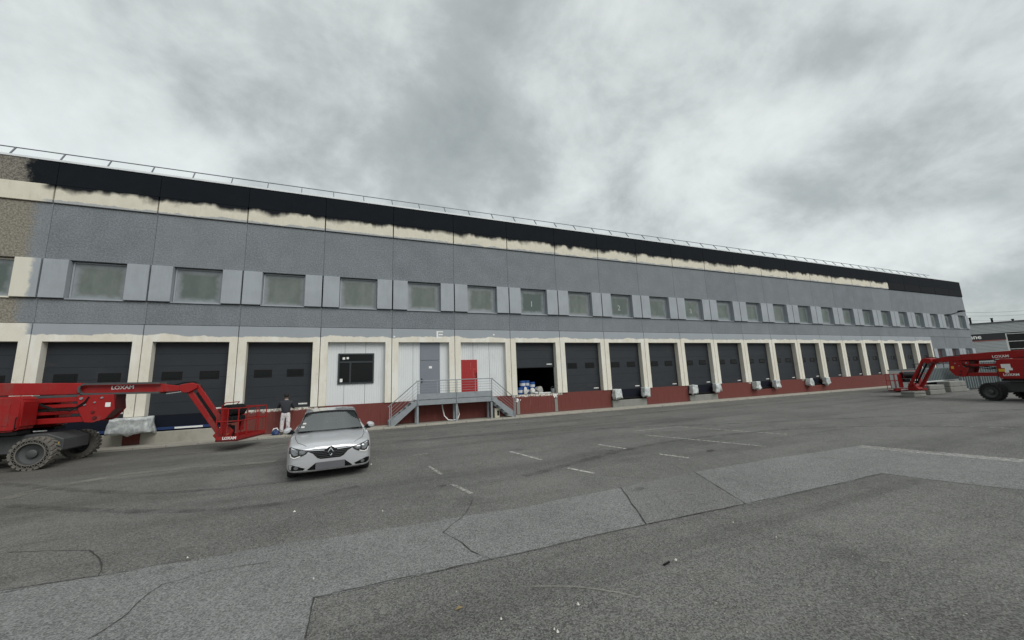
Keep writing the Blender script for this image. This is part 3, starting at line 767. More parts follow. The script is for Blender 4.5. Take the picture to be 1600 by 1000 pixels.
# ------------------------------------------------------------------ silver car
def silver_mat():
    k = NT('silver_car_paint')
    c = k.mix(k.noise(2, 4, .5), (.60, .61, .63), (.66, .67, .69))
    m = k.done(c, .28, .55)
    k.b.inputs['Coat Weight'].default_value = .8; k.b.inputs['Coat Roughness'].default_value = .06
    return m
M_SILVER = silver_mat()
def screen_mat():
    k = NT('windscreen_glass'); m = k.done((.05, .06, .06), .03)
    k.b.inputs['IOR'].default_value = 3.2
    tr = k.n('ShaderNodeBsdfTransparent'); tr.inputs[0].default_value = (.75, .8, .78, 1); mx = k.n('ShaderNodeMixShader'); mx.inputs[0].default_value = .62
    k.put(mx.inputs[1], tr.outputs[0]); k.put(mx.inputs[2], k.b.outputs[0]); k.put(k.t.nodes['Material Output'].inputs[0], mx.outputs[0])
    return m
M_WSCR = screen_mat()
CARX, CARY, CARA = 11.10, -10.30, R(4)
# local axes: x to the right of the picture, y backwards from the nose, z up
car = tag(empty('parked_car', (CARX, CARY, 0), CARA), 'silver hatchback with a diamond badge parked facing the camera', 'car')
st = [(.0, .70, .24, .40, .58, .66, .685), (.04, .79, .21, .42, .62, .71, .735), (.13, .85, .19, .44, .67, .765, .79), (.34, .893, .17, .46, .74, .835, .86), (.72, .905, .17, .48, .82, .915, .945),
      (1.10, .907, .17, .49, .88, .965, .99), (1.6, .907, .18, .5, .90, .97, .99), (2.6, .907, .18, .5, .92, .98, .99), (3.4, .90, .18, .5, .94, .985, 1.0), (3.95, .88, .20, .5, .93, .99, 1.0), (4.28, .80, .25, .5, .85, .93, .95), (4.36, .70, .32, .5, .75, .85, .88)]
vs = []; fs = []; half = 8
def carprof(s_, w_, zb, zm, zs, ze, zt):
    h = [(0, zb), (.82*w_, zb), (.97*w_, zb + .04), (w_, zb + .14), (w_*.995, zm), (w_, zs - .05), (w_*.985, zs), (w_*.945, ze - .03), (w_*.90, ze), (.56*w_, zt - .012), (.47*w_, zt + .010), (.2*w_, zt + .014), (0, zt + .008)]
    return [(x, s_, z_) for x, z_ in h] + [(-x, s_, z_) for x, z_ in h[-2:0:-1]]
prs = [carprof(*q) for q in st]; m_ = len(prs[0])
for p_ in prs: vs += p_
for i in range(len(prs) - 1):
    for k in range(m_): fs.append((i*m_ + k, i*m_ + (k+1) % m_, (i+1)*m_ + (k+1) % m_, (i+1)*m_ + k))
fs.append(tuple(range(m_))); fs.append(tuple((len(prs)-1)*m_ + k for k in range(m_ - 1, -1, -1)))
body = MB().add(vs, fs).build('body', M_SILVER, car)
ss = body.modifiers.new('s', 'SUBSURF'); ss.levels = ss.render_levels = 3
bpy.context.view_layer.update()
dg = bpy.context.evaluated_depsgraph_get(); ev = body.evaluated_get(dg); mm = ev.to_mesh()
bvh = BVHTree.FromPolygons([v.co.copy() for v in mm.vertices], [tuple(p.vertices) for p in mm.polygons]); 
me2 = bpy.data.meshes.new_from_object(ev); body.modifiers.clear(); body.data = me2
for p_ in me2.polygons: p_.use_smooth = True
def patch(name, poly, mat, off=.006, parent=None, cuts=3, thick=0):
    bm = bmesh.new(); vv = [bm.verts.new((x, -1, z_)) for x, z_ in poly]; f_ = bm.faces.new(vv)
    bmesh.ops.triangulate(bm, faces=[f_])
    bmesh.ops.subdivide_edges(bm, edges=bm.edges, cuts=cuts, use_grid_fill=True)
    for v in bm.verts:
        h = bvh.ray_cast(Vector((v.co.x, -2, v.co.z)), Vector((0, 1, 0)))
        y = h[0].y if h[0] else .3
        v.co.y = min(y, .6) - off
    if thick:
        r_ = bmesh.ops.extrude_face_region(bm, geom=bm.faces[:])
        for v in [q for q in r_['geom'] if isinstance(q, bmesh.types.BMVert)]: v.co.y -= thick
    bmesh.ops.recalc_face_normals(bm, faces=bm.faces)
    me = bpy.data.meshes.new(name); bm.to_mesh(me); bm.free(); me.materials.append(mat)
    return link(name, me, parent or car)
mir = lambda P_: [(-x, z_) for x, z_ in reversed(P_)]
M_GRILLE = plain('black_grille', (.005, .005, .006), .4, spec=.2)
M_LAMP = plain('headlamp_glass', (.22, .23, .24), .08, .6, .3, 30)
M_LAMPD = plain('headlamp_dark', (.025, .026, .028), .15)
grille = patch('grille', [(-.47, .655), (-.36, .60), (-.27, .50), (-.20, .47), (.20, .47), (.27, .50), (.36, .60), (.47, .655), (.45, .69), (.12, .675), (0, .68), (-.12, .675), (-.45, .69)], M_GRILLE)
for zz, hw in ((.505, .24), (.545, .30), (.585, .33), (.62, .38)):
    patch('grille_bar', [(-hw, zz - .005), (hw, zz - .005), (hw, zz + .005), (-hw, zz + .005)], M_CHAS, .014, grille)
for s_ in (1, -1):
    bar = [(.13, .648), (.45, .668), (.45, .680), (.13, .662)]
    patch('chrome_strip', bar if s_ > 0 else mir(bar), M_CHROME, .016, grille)
    hl = [(.45, .652), (.50, .60), (.60, .555), (.72, .52), (.80, .55), (.835, .64), (.84, .745), (.80, .765), (.70, .735), (.56, .70), (.46, .685)]
    h_ = patch('headlight', hl if s_ > 0 else mir(hl), M_LAMPD, .008)
    for q in ([(.50, .648), (.54, .605), (.62, .60), (.63, .685), (.55, .68)], [(.655, .60), (.73, .59), (.78, .64), (.80, .725), (.66, .70)]):
        patch('lamp_lens', q if s_ > 0 else mir(q), M_LAMP, .014, h_)
    dr = [(.60, .56), (.72, .525), (.795, .555), (.82, .63), (.80, .63), (.775, .575), (.72, .55), (.61, .58)]
    patch('daylight_strip', dr if s_ > 0 else mir(dr), M_WHITE, .014, h_)
    fg = [(.50, .30), (.54, .265), (.76, .275), (.83, .31), (.835, .39), (.76, .40)]
    f_ = patch('fog_lamp_recess', fg if s_ > 0 else mir(fg), M_GRILLE, .008)
    fl = [(.68 + .045*math.cos(t*math.pi/4), .328 + .038*math.sin(t*math.pi/4)) for t in range(8)]
    patch('fog_lamp', fl if s_ > 0 else mir(fl), M_LAMP, .016, f_)
patch('lower_intake', [(-.46, .27), (-.44, .255), (.44, .255), (.46, .27), (.30, .395), (-.30, .395)], M_GRILLE)
patch('splitter', [(-.66, .232), (.66, .232), (.66, .25), (-.66, .25)], M_CHROME, .012)
# diamond badge
D = lambda a, b: [(0, -b), (a, 0), (0, b), (-a, 0)]
bz = .60
bd = MB()
o_, i_ = D(.075, .105), D(.038, .056)
bv = [(x, 0, z_) for x, z_ in o_] + [(x*.98, 0, z_*.98) for x, z_ in i_] + [(x*.75, -.022, z_*.75) for x, z_ in o_]
bd.add(bv, [(k, (k+1) % 4, 8 + (k+1) % 4, 8 + k) for k in range(4)] + [(8 + k, 8 + (k+1) % 4, 4 + (k+1) % 4, 4 + k) for k in range(4)])
bg_ = patch('badge_backing', [(.105*math.cos(t*math.pi/8), bz + .125*math.sin(t*math.pi/8)) for t in range(16)], M_GRILLE, .012)
bd.build('diamond_badge', M_CHROME, car, (0, -.016, bz))
plate = MB().box(-.30, .30, -.03, -.012, .245, .405).build('number_plate', plain('blank_plate', (.10, .10, .11), .5, 0, .2, 2), car, bevel=.006)
# cabin
cab = MB()
secs = [(.98, .74, .975, .74, .985), (1.88, .80, .96, .60, 1.385), (2.35, .81, .97, .62, 1.43), (3.0, .80, .98, .61, 1.425), (3.55, .78, .99, .58, 1.36), (4.05, .72, 1.0, .62, 1.06)]
vs = []
for s_, wb, zb, wt, zt in secs: vs += [(-wb, s_, zb - .03), (-wt, s_, zt), (-wt*.5, s_, zt + .028), (wt*.5, s_, zt + .028), (wt, s_, zt), (wb, s_, zb - .03)]
fs = []
for i in range(len(secs) - 1):
    for k in range(5):
        if i == 0 and k in (1, 2, 3): continue
        fs.append((i*6 + k, i*6 + k + 1, i*6 + 7 + k, i*6 + 6 + k))
fs.append((35, 34, 33, 32, 31, 30))
cb = cab.add(vs, fs).build('cabin', M_SILVER, car, smooth=True)
M_TRIM = plain('dark_cabin_trim', (.020, .020, .021), .8)
MB().prism([(1.05, .985), (1.05, 1.01), (1.35, 1.045), (1.60, 1.03), (1.60, .985)], -.68, .68, 'x').build('dashboard', M_TRIM, car)
MB().box(-.74, .74, 1.60, 3.6, 1.0, 1.005).build('cabin_floor', M_BLACK, car)
for sx in (-.36, .36):
    MB().box(sx - .23, sx + .23, 2.15, 2.28, 1.005, 1.20).box(sx - .11, sx + .11, 2.18, 2.26, 1.20, 1.34).build('seat', M_TRIM, car, bevel=.03)
MB().lathe([(.165, -.012), (.18, 0), (.165, .012), (.15, 0), (.165, -.012)], c=(.36, 1.66, 1.06), axis='y', n=20).build('steering_wheel', M_BLACK, car)
MB().box(-.07, .07, 1.68, 1.70, 1.30, 1.36).build('rear_view_mirror', M_BLACK, car, bevel=.008)
def shut_line(pts, name='hood_shut_line'):
    line = []
    for (xa, ya), (xb, yb) in zip(pts[:-1], pts[1:]):
        for t in range(8):
            x, y = lerp(xa, xb, t/8), lerp(ya, yb, t/8); h = bvh.ray_cast(Vector((x, y, 2)), Vector((0, 0, -1)))
            if h[0]: line.append((x, y, h[0].z + .001))
    MB().tube(line, .005, 4).build(name, M_GRILLE, car)
def lerp(a, b, t): return a + (b - a)*t
for sx in (1, -1): shut_line([(sx*.50, .10), (sx*.68, .30), (sx*.75, .60), (sx*.76, 1.02)])
# windscreen slightly proud of the cabin front
def lerp(a, b, t): return a + (b - a)*t
wsv = []; N_ = 10
for j in range(N_ + 1):
    t = j/N_
    for i in range(N_ + 1):
        u_ = i/N_*2 - 1
        wd_ = lerp(.725, .565, t); y = lerp(.98, 1.82, t) + .10*(u_*u_ - 1)*(1 - t*.6); z_ = lerp(.99, 1.375, t) + .035*(1 - u_*u_)*t + .022
        wsv.append((u_*wd_, y - .012, z_))
MB().add(wsv, [(j*(N_+1)+i, j*(N_+1)+i+1, (j+1)*(N_+1)+i+1, (j+1)*(N_+1)+i) for j in range(N_) for i in range(N_)]).build('windscreen', M_WSCR, car, smooth=True)
MB().add([(x, y - .006, z_ + .004) for x, y, z_ in wsv[(N_-1)*(N_+1):]], [(i, i+1, N_+2+i, N_+1+i) for i in range(N_)]).build('sun_band', M_GRILLE, car)
for s_ in (1, -1):
    MB().add([(s_*.79, 1.40, 1.0), (s_*.815, 3.3, 1.02), (s_*.65, 3.3, 1.33), (s_*.635, 2.2, 1.36), (s_*.665, 1.95, 1.31)], [(0, 1, 2, 3, 4)]).build('side_window', M_WSCR, car)
    mr = MB().lathe([(.0, -.055), (.06, -.048), (.088, 0), (.08, .05), (.0, .07)], axis='y', n=14)
    mr.v = [(x*1.1 - s_*z_*.25, y, z_*.95) for x, y, z_ in mr.v]
    wm = mr.build('wing_mirror', M_SILVER, car, (s_*.975, 1.30, 1.02), smooth=True)
    MB().prism([(-s_*.16, -.10), (-s_*.16, -.04), (-s_*.05, .05), (s_*.02, -.03), (-s_*.01, -.09)], -.03, .06).build('mirror_arm', M_GRILLE, wm)
    MB().tube([(s_*.58, .99, 1.005), (s_*.05, .90, 1.01)], .010, 5).build('wiper', M_GRILLE, car)
    for yy in (.87, 3.54):
        wl = empty('wheel', (s_*.785, yy, .315)); wl.parent = car
        MB().lathe([(.20, -.105), (.30, -.105), (.315, -.07), (.315, .07), (.30, .105), (.20, .105)], axis='x', n=28).build('tyre', M_TYRE, wl, smooth=True)
        MB().lathe([(.0, .06), (.06, .07), (.17, .05), (.205, .09), (.205, -.09), (.0, -.08)], axis='x', n=20).build('rim', M_GALV, wl, smooth=True)
MB().box(-.78, .78, .40, 4.1, .16, .24).build('underbody', M_BLACK, car)
for zz in ((-.66, -.61, 1.15, 1.19), ):
    pass
for (xx, zz) in ((-.60, .34), (-.63, .16)):
    t = zz; y = lerp(.98, 1.82, t) + .10*((xx/lerp(.725, .565, t))**2 - 1)*(1 - t*.6) - .018; z_ = lerp(.99, 1.375, t) + .026
    MB().box(xx - .035, xx + .035, y - .004, y, z_ + .005, z_ + .04).build('windscreen_sticker', M_WHITE, car)

# ------------------------------------------------------------------ articulated boom lifts
M_YEL = plain('yellow_sticker', (.62, .38, .03), .5)
def boom_lift(loc, rz, label, tyremat, side, dp=0.0):
    T = tag(empty('boom_lift', loc, rz), label, 'boom lift', 'red articulated boom lifts')
    # chassis
    MB().prism([(-2.75, .45), (-2.75, .85), (-2.5, .98), (.0, .98), (.38, .80), (.38, .45)], -.62, .62).build('chassis', M_CHAS, T, bevel=.02)
    for x in (0, -2.2):
        MB().box(x - .12, x + .12, -.82, .82, .38, .54).build('axle', M_CHAS, T)
    MB().lathe([(.55, .98), (.55, 1.12)], c=(-1.3, 0, 0), close=True, n=24).build('turntable_ring', M_BLACK, T)
    for sy in (1, -1):
        MB().prism([(-1.9, .60), (-1.75, .68), (-1.6, .60), (-1.75, .52)], sy*.622, sy*.628).build('diamond_mark', M_LREDD, T)
    for x in (0, -2.2):
        for sy in (1, -1):
            wl = empty('wheel', (x, sy*1.0, .465)); wl.parent = T
            ty = MB().lathe([(.30, -.17), (.41, -.17), (.43, -.13), (.43, .13), (.41, .17), (.30, .17)], axis='y', n=36)
            for k in range(22):
                a = 2*math.pi*k/22
                for half_, da in ((-1, 0), (1, math.pi/22)):
                    c_, s_ = math.cos(a + da), math.sin(a + da); t_ = Vector((-s_, 0, c_)); r_ = Vector((c_, 0, s_))
                    pts = []
                    for rr, tw in ((.42, .05), (.468, .036)):
                        for yy, sh in ((half_*.005, .035), (half_*.178, -.02)):
                            for q in (-1, 1): pts.append(r_*rr + t_*(tw*q + sh) + Vector((0, yy, 0)))
                    ty.add(pts, [(0,1,3,2), (4,6,7,5), (0,4,5,1), (2,3,7,6), (0,2,6,4), (1,5,7,3)])
            tb = ty.build('tyre', tyremat, wl)
            zz = MB()
            for yo in (sy*.174,):
                for r_, w_ in ((.405, .022), (.315, .03)):
                    zz.lathe([(r_ - w_/2, yo - .0), (r_ - w_/2, yo + sy*.012), (r_ + w_/2, yo + sy*.012), (r_ + w_/2, yo)], axis='y', n=36)
                for k in range(40):
                    a, b = 2*math.pi*k/40, 2*math.pi*(k+1)/40
                    ra, rb = (.32, .40) if k % 2 else (.40, .32)
                    zz.bar((ra*math.cos(a), yo + sy*.006, ra*math.sin(a)), (rb*math.cos(b), yo + sy*.006, rb*math.sin(b)), .012, .012, (0, 1, 0))
            zz.build('sidewall_lattice', tyremat, wl)
            MB().lathe([(.31, sy*.1735), (.40, sy*.1735)], axis='y', n=36).build('sidewall_void', M_BLACK, wl)
            MB().lathe([(.305, sy*.15), (.295, sy*.165), (.28, sy*.10), (.12, sy*.05), (.12, sy*.13), (.09, sy*.15), (0, sy*.15)], axis='y', n=28).build('rim', M_CHAS, wl, smooth=True)
    # turntable covers either side of the boom
    for sy in (1, -1):
        cv = MB().prism([(-2.65, 1.12), (-.50, 1.12), (-.38, 1.22), (-.38, 2.02), (-.52, 2.15), (-2.65, 2.10)], sy*.42, sy*1.08).build('engine_cover', M_LRED, T, bevel=.05, seg=3, smooth=True)
        MB().box(-2.55, -.62, min(sy*1.083, sy*1.09), max(sy*1.083, sy*1.09), 1.30, 1.92).build('access_panel', M_LRED, cv, bevel=.003)
        MB().box(-2.6, -.45, min(sy*.5, sy*1.0), max(sy*.5, sy*1.0), 1.02, 1.12).build('cover_base', M_BLACK, cv)
        if side == sy:
            for a in ((-.95, -.60, 1.68, 1.88), (-1.0, -.72, 1.56, 1.68), (-.85, -.70, 1.44, 1.56)):
                MB().box(a[0], a[1], min(sy*1.091, sy*1.096), max(sy*1.091, sy*1.096), a[2], a[3]).build('notice_sticker', M_WHITE, cv)
            MB().box(-.72, -.48, min(sy*1.091, sy*1.095), max(sy*1.091, sy*1.095), 1.50, 1.64).build('warning_sticker', M_YEL, cv)
            o = link('lettering', text_mesh('LOXAM', .17, M_WHITE, bold=.004), cv, (-.90, sy*1.094, 1.33)); o.rotation_euler = (R(90), 0, 0 if sy < 0 else R(180))
    MB().box(-3.15, -2.66, -1.0, 1.0, 1.15, 2.0).build('counterweight', M_LREDD, T, bevel=.06, seg=2)
    # riser arms
    for z0, z1, hw in ((1.915, 2.06, .30), (1.74, 1.85, .27), (1.53, 1.63, .27), (1.26, 1.43, .30)) if dp == 0 else ((1.80, 1.93, .29), (1.26, 1.46, .30)):
        MB().prism([(-1.6, z0 - .02), (.95 + dp, z0), (.95 + dp, z1), (-1.6, z1 - .02)], -hw, hw).build('riser_arm', M_LRED, T, bevel=.012)
    if dp == 0: MB().box(-1.6, .4, -.18, .18, 1.64, 1.735).build('riser_cylinder', M_CHAS, T)
    for sy in (1, -1):
        pl = MB().prism([(.40, 2.10), (1.30, 2.10), (1.36, 1.62), (1.15, 1.31), (.85, 1.22), (.66, 1.24), (.48, 1.62)], sy*.31, sy*.345).build('link_plate', M_LRED, T, (dp, 0, 0), bevel=.008)
        for bx_, bz_, br in ((.52, 2.0, .045), (1.02, 2.0, .035), (.86, 1.86, .03), (.84, 1.55, .05), (.90, 1.37, .06), (.62, 1.80, .035)):
            MB().lathe([(br, 0), (br*.8, sy*.03), (0, sy*.03)], c=(bx_, sy*.346, bz_), axis='y', n=12).build('pin', M_LREDD if br > .045 else M_GALV, pl)
        MB().box(1.12, 1.25, min(sy*.346, sy*.35), max(sy*.346, sy*.35), 1.70, 1.84).build('warning_sticker', M_YEL if sy > 0 else M_WHITE, pl)
    MB().prism([(.50, 2.08), (1.34, 2.08), (1.34, 1.62), (1.1, 1.33), (.70, 1.30)], -.30, .30).build('link_core', M_LREDD, T, (dp, 0, 0))
    for q, zz in enumerate((1.70, 1.67)):
        for sy in (-1, 1):
            MB().tube([(-.5, sy*.34, zz + .22), (-.1, sy*(.36 + q*.03), zz + .02), (.3, sy*.37, zz - .05), (.62 + dp, sy*.37, zz + .12 + q*.1), (.7 + dp, sy*.36, 2.05)], .018, 6).build('hose', M_BLACK, T, smooth=True)
    MB().tube([(2.55, -.02, 2.05), (3.12, -.02, 2.12)], .03, 8).build('cylinder_rod', M_CHROME, T)
    for sy in (-1, 1):
        MB().tube([(-.44, sy*1.10, 1.2), (-.44, sy*1.13, 1.24), (-.44, sy*1.13, 1.5), (-.44, sy*1.10, 1.54)], .012, 5).build('grab_handle', M_BLACK, T)
        MB().box(.12, .30, min(sy*.622, sy*.626), max(sy*.622, sy*.626), .62, .72).build('warning_sticker', M_YEL, T)
        MB().lathe([(.07, 0), (.07, sy*.02), (0, sy*.02)], c=(-1.75, sy*.201, 2.40), axis='y', n=14).build('boom_pivot_cap', M_BLACK, T)
    # upper boom
    jy_ = .16 if dp else 0
    MB().prism([(-2.9, 2.20), (-2.9, 2.62), (.40 + dp*1.6, 2.50), (.40 + dp*1.6, 2.14)], -.20, .20).build('boom_section', M_LRED, T, bevel=.015)
    MB().prism([(.38, 2.16), (.38, 2.44), (2.50, 2.40), (2.50, 2.10)], -.15, .15).build('boom_section', M_LRED, T, bevel=.012)
    tr = MB()
    for sy in (-1, 1) if dp == 0 else (-1,):
        y0, y1 = sy*.205, sy*.30
        loop = [(.55 + .16*math.cos(t), 2.30 + .16*math.sin(t)) for t in [math.pi*(.5 + k/8) for k in range(9)]]
        path = [(2.45, 2.43)] + loop + [(2.45, 2.10)]
        for a, b in zip(path[:-1], path[1:]):
            tr.bar((a[0], (y0+y1)/2, a[1]), (b[0], (y0+y1)/2, b[1]), .09, .05, (0, 1, 0)) if False else tr.prism([(a[0], a[1] - .03), (b[0], b[1] - .03), (b[0], b[1] + .03), (a[0], a[1] + .03)] if abs(b[0]-a[0]) > abs(b[1]-a[1]) else [(a[0] - .03, a[1]), (b[0] - .03, b[1]), (b[0] + .03, b[1]), (a[0] + .03, a[1])], y0, y1)
        o = link('lettering', text_mesh('LOXAM', .17, M_WHITE, bold=.003), T, (1.42, sy*.156, 2.31)); o.rotation_euler = (R(90), 0, 0 if sy < 0 else R(180))
        MB().box(-.9, .45, min(y0, y1), max(y0, y1), 2.06, 2.13).build('hose_tray', M_CHAS, T)
    tr.build('cable_track', M_CHAS, T)
    if dp:
        o = link('lettering', text_mesh('LOXAM', .19, M_WHITE, bold=.003), T, (-.1, .206, 2.28)); o.rotation_euler = (R(90), 0, R(180))
    MB().prism([(2.48, 2.12), (2.48, 2.38), (2.95, 2.30), (3.05, 2.14), (2.75, 2.12)], -.13, .13).build('boom_nose', M_LRED, T, bevel=.01)
    MB().prism([(2.92, 2.16), (2.95, 2.34), (3.25, 2.40), (3.45, 2.34), (3.44, 2.20), (3.22, 2.06), (3.05, 2.06)], -.16 - jy_, .16 + jy_).build('jib_knuckle', M_LRED, T, bevel=.015)
    MB().tube([(2.2, .1, 2.42), (2.7, .08, 2.34), (3.0, .06, 2.42), (3.3, .05, 2.44), (3.5, .05, 2.25), (3.75, .05, 1.75), (4.1, .05, 1.1), (4.25, .02, .75), (4.55, .02, .68)], .028, 6).build('hose', M_BLACK, T, smooth=True)
    jy = .24 if dp else 0
    MB().bar((3.17, -jy, 2.14), (4.17, -jy, .56), .16, .13, (0, 1, 0)).build('jib_arm', M_LRED, T, bevel=.01)
    MB().bar((3.40, jy, 2.28), (4.38, jy, .72), .14, .11, (0, 1, 0)).build('jib_arm', M_LRED, T, bevel=.01)
    MB().tube([(3.42, 0, 2.05), (4.15, 0, .85)], .045, 8).build('jib_cylinder', M_BLACK, T)
    MB().prism([(4.02, .50), (4.12, .38), (4.55, .36), (4.62, .62), (4.45, .86), (4.25, .80)], -.17, .17).build('jib_foot', M_LRED, T, bevel=.015)
    MB().lathe([(.13, .34), (.13, .80)], c=(4.5, 0, 0), close=True, n=16).build('rotator', M_BLACK, T)
    # basket
    th = R(-17); bs = empty('basket', (4.5 - 4.5*math.cos(th), -4.5*math.sin(th), 0), th); bs.parent = T
    ba, bb, bw = 4.55, 5.25, .86
    MB().box(ba, bb, -bw, bw, .34, .40).build('floor', M_LREDD, bs)
    kb = MB().box(ba, ba + .03, -bw, bw, .40, .51).box(bb - .03, bb, -bw, bw, .40, .51).box(ba + .03, bb - .03, -bw, -bw + .03, .40, .51).box(ba + .03, bb - .03, bw - .03, bw, .40, .51)
    kb.build('toe_board', M_LRED, bs)
    rl = MB()
    for z_ in (1.02, 1.45): rl.tube([(ba, -bw, z_), (bb, -bw, z_), (bb, bw, z_), (ba, bw, z_), (ba, -bw, z_)], .020, 6)
    for x, y in ((ba, -bw), (bb, -bw), (bb, bw), (ba, bw), (bb, -.35), (bb, .35), ((ba+bb)/2, -bw), ((ba+bb)/2, bw), (ba, -.5), (ba, .5)): rl.tube([(x, y, .5), (x, y, 1.45)], .018, 6)
    rl.build('guard_rail', M_LRED, bs)
    for ya in (-.62, .42): MB().box(ba - .02, ba + .05, ya, ya + .2, .58, 1.42).build('rail_bracket', M_LRED, bs)
    MB().box(ba - .18, ba + .22, -.40, .40, .92, 1.14).build('control_box', M_BLACK, bs, bevel=.03)
    MB().lathe([(.21, -.40), (.21, .40)], c=(ba + .02, 0, 1.36), axis='y', close=True, n=18).build('console_cover', M_BLACK, bs, smooth=True)
    MB().tube([(ba - .16, -.40, 1.2), (ba - .16, -.40, 1.52), (ba - .05, -.40, 1.64), (ba - .05, .40, 1.64), (ba - .16, .40, 1.52), (ba - .16, .40, 1.2)], .018, 6).build('console_guard', M_LRED, bs)
    MB().box(ba - .19, ba - .182, -.30, .10, 1.0, 1.08).build('notice_sticker', M_WHITE, bs)
    for sy in (-1, 1):
        o = link('lettering', text_mesh('LOXAM', .13, M_WHITE, bold=.004), bs, ((ba+bb)/2 + .1, sy*(bw + .004), .45)); o.rotation_euler = (R(90), 0, 0 if sy < 0 else R(180))
    o = link('lettering', text_mesh('LOXAM', .11, M_WHITE, bold=.004), bs, (ba - .004, (.62 if side < 1 else .4), .45)); o.rotation_euler = (R(90), 0, R(-90))
    hz = MB()
    for k in range(3): hz.add([(ba - .004, -.28 + k*.05, .42), (ba - .004, -.255 + k*.05, .42), (ba - .004, -.225 + k*.05, .54), (ba - .004, -.25 + k*.05, .54)], [(0, 1, 2, 3)])
    hz.build('hazard_stripes', M_YEL, bs)
    return T
boom_lift((2.85, -3.10, 0), 0, 'red boom lift with dusty tyres parked at the left edge beside the docks', M_TYRED, 0)
boom_lift((43.5, -11.5, 0), math.atan2(.954, .30), 'red boom lift with clean black tyres at the right edge of the yard', M_TYRE, 1, .75)

# ------------------------------------------------------------------ person with his back to the camera
def person():
    X, Y, Z = 8.70, -.60, .075
    root = tag(empty('person', (X, Y, Z)), 'person in dark jacket and paint-stained white trousers, back turned, working at the dock', 'person')
    def skin(name, pts, edges, mat, root_i=0, sub=2, parent=root):
        me = bpy.data.meshes.new(name); me.from_pydata([p[:3] for p in pts], edges, [])
        o = link(name, me, parent); md = o.modifiers.new('k', 'SKIN'); o.modifiers.new('s', 'SUBSURF').render_levels = sub; o.modifiers['s'].levels = sub
        for i, v in enumerate(me.skin_vertices[0].data):
            r_ = pts[i][3]; v.radius = r_ if isinstance(r_, tuple) else (r_, r_); v.use_root = (i == root_i)
        bpy.context.view_layer.update()
        m2 = bpy.data.meshes.new_from_object(o.evaluated_get(bpy.context.evaluated_depsgraph_get())); o.modifiers.clear(); o.data = m2
        m2.materials.clear(); m2.materials.append(mat)
        for p_ in m2.polygons: p_.use_smooth = True
        return o
    skinm = plain('skin', (.16, .085, .055), .6); hair = plain('black_hair', (.010, .009, .009), .8); jac = plain('dark_navy_jacket', (.022, .025, .032), .8, 0, .3, 6)
    k = NT('paint_stained_trousers'); spn = k.step(k.noise(11, 6, .7), .52, .62); tro = k.done(k.mix(spn, (.60, .57, .57), (.22, .21, .23)), .85)
    # continuous body: pelvis, spine, neck, head, arms, legs
    B = [(0,0,.92,(.15,.11)), (0,0,1.12,(.15,.10)), (0,.02,1.34,(.18,.11)), (0,.03,1.46,(.09,.07)), (0,.05,1.54,(.055,.055)), (-.01,.08,1.64,(.085,.095)), (-.01,.08,1.73,(.07,.08)),
         (-.19,.03,1.40,.062), (-.30,.14,1.20,.050), (-.38,.38,1.16,.040), (-.40,.46,1.15,.034),
         (.19,.03,1.40,.062), (.26,.10,1.16,.050), (.24,.34,1.12,.040), (.23,.42,1.11,.034),
         (-.10,0,.86,.085), (-.12,-.01,.48,.062), (-.125,-.03,.10,.045), (-.135,.10,.04,.04),
         (.10,0,.86,.085), (.11,.0,.48,.062), (.115,-.02,.10,.045), (.125,.11,.04,.04)]
    E_ = [(0,1),(1,2),(2,3),(3,4),(4,5),(5,6),(2,7),(7,8),(8,9),(9,10),(2,11),(11,12),(12,13),(13,14),(0,15),(15,16),(16,17),(17,18),(0,19),(19,20),(20,21),(21,22)]
    skin('body', B, E_, skinm)
    J_ = [(0,0,.83,(.20,.15)), (0,0,1.10,(.18,.13)), (0,.02,1.33,(.205,.13)), (0,.03,1.455,(.11,.09)),
          (-.20,.03,1.40,.082), (-.31,.14,1.20,.068), (-.38,.36,1.16,.054), (.20,.03,1.40,.082), (.27,.10,1.16,.068), (.245,.32,1.12,.054)]
    skin('jacket', J_, [(0,1),(1,2),(2,3),(2,4),(4,5),(5,6),(2,7),(7,8),(8,9)], jac)
    Tn = [(0,0,1.02,(.16,.12)), (0,0,.86,(.165,.125)), (-.10,0,.80,.105), (-.12,-.01,.46,.086), (-.125,-.02,.10,.075), (.10,0,.80,.105), (.11,0,.46,.086), (.115,-.01,.10,.075)]
    skin('trousers', Tn, [(0,1),(1,2),(2,3),(3,4),(1,5),(5,6),(6,7)], tro)
    for s_ in (-1, 1):
        bm = bmesh.new(); bmesh.ops.create_icosphere(bm, subdivisions=2, radius=.5)
        for v in bm.verts: v.co.x *= .11; v.co.y *= .29; v.co.z = max(v.co.z, -.25)*.13
        me = bpy.data.meshes.new('shoe'); bm.to_mesh(me); bm.free(); me.materials.append(M_CHAS); link('shoe', me, root, (s_*.125, .04, .033))
        hx, hy, hz_ = (-.40, .47, 1.15) if s_ < 0 else (.23, .43, 1.11)
        for f_ in range(4):
            fx = hx + (f_ - 1.5)*.021; ln = (.075, .085, .082, .065)[f_]
            skin('finger', [(fx, hy + .01, hz_, .010), (fx, hy + ln*.6, hz_ + .008, .009), (fx, hy + ln, hz_ - .02, .008)], [(0,1),(1,2)], skinm, sub=1)
        skin('finger', [(hx - s_*.03, hy - .01, hz_, .011), (hx - s_*.055, hy + .03, hz_ + .005, .010), (hx - s_*.05, hy + .06, hz_ - .01, .009)], [(0,1),(1,2)], skinm, sub=1)
        bm = bmesh.new(); bmesh.ops.create_icosphere(bm, subdivisions=2, radius=.025); 
        for v in bm.verts: v.co.x *= .5
        me = bpy.data.meshes.new('ear'); bm.to_mesh(me); bm.free(); me.materials.append(skinm); link('ear', me, root, (-.01 + s_*.088, .08, 1.645))
    bm = bmesh.new(); bmesh.ops.create_icosphere(bm, subdivisions=3, radius=.5)
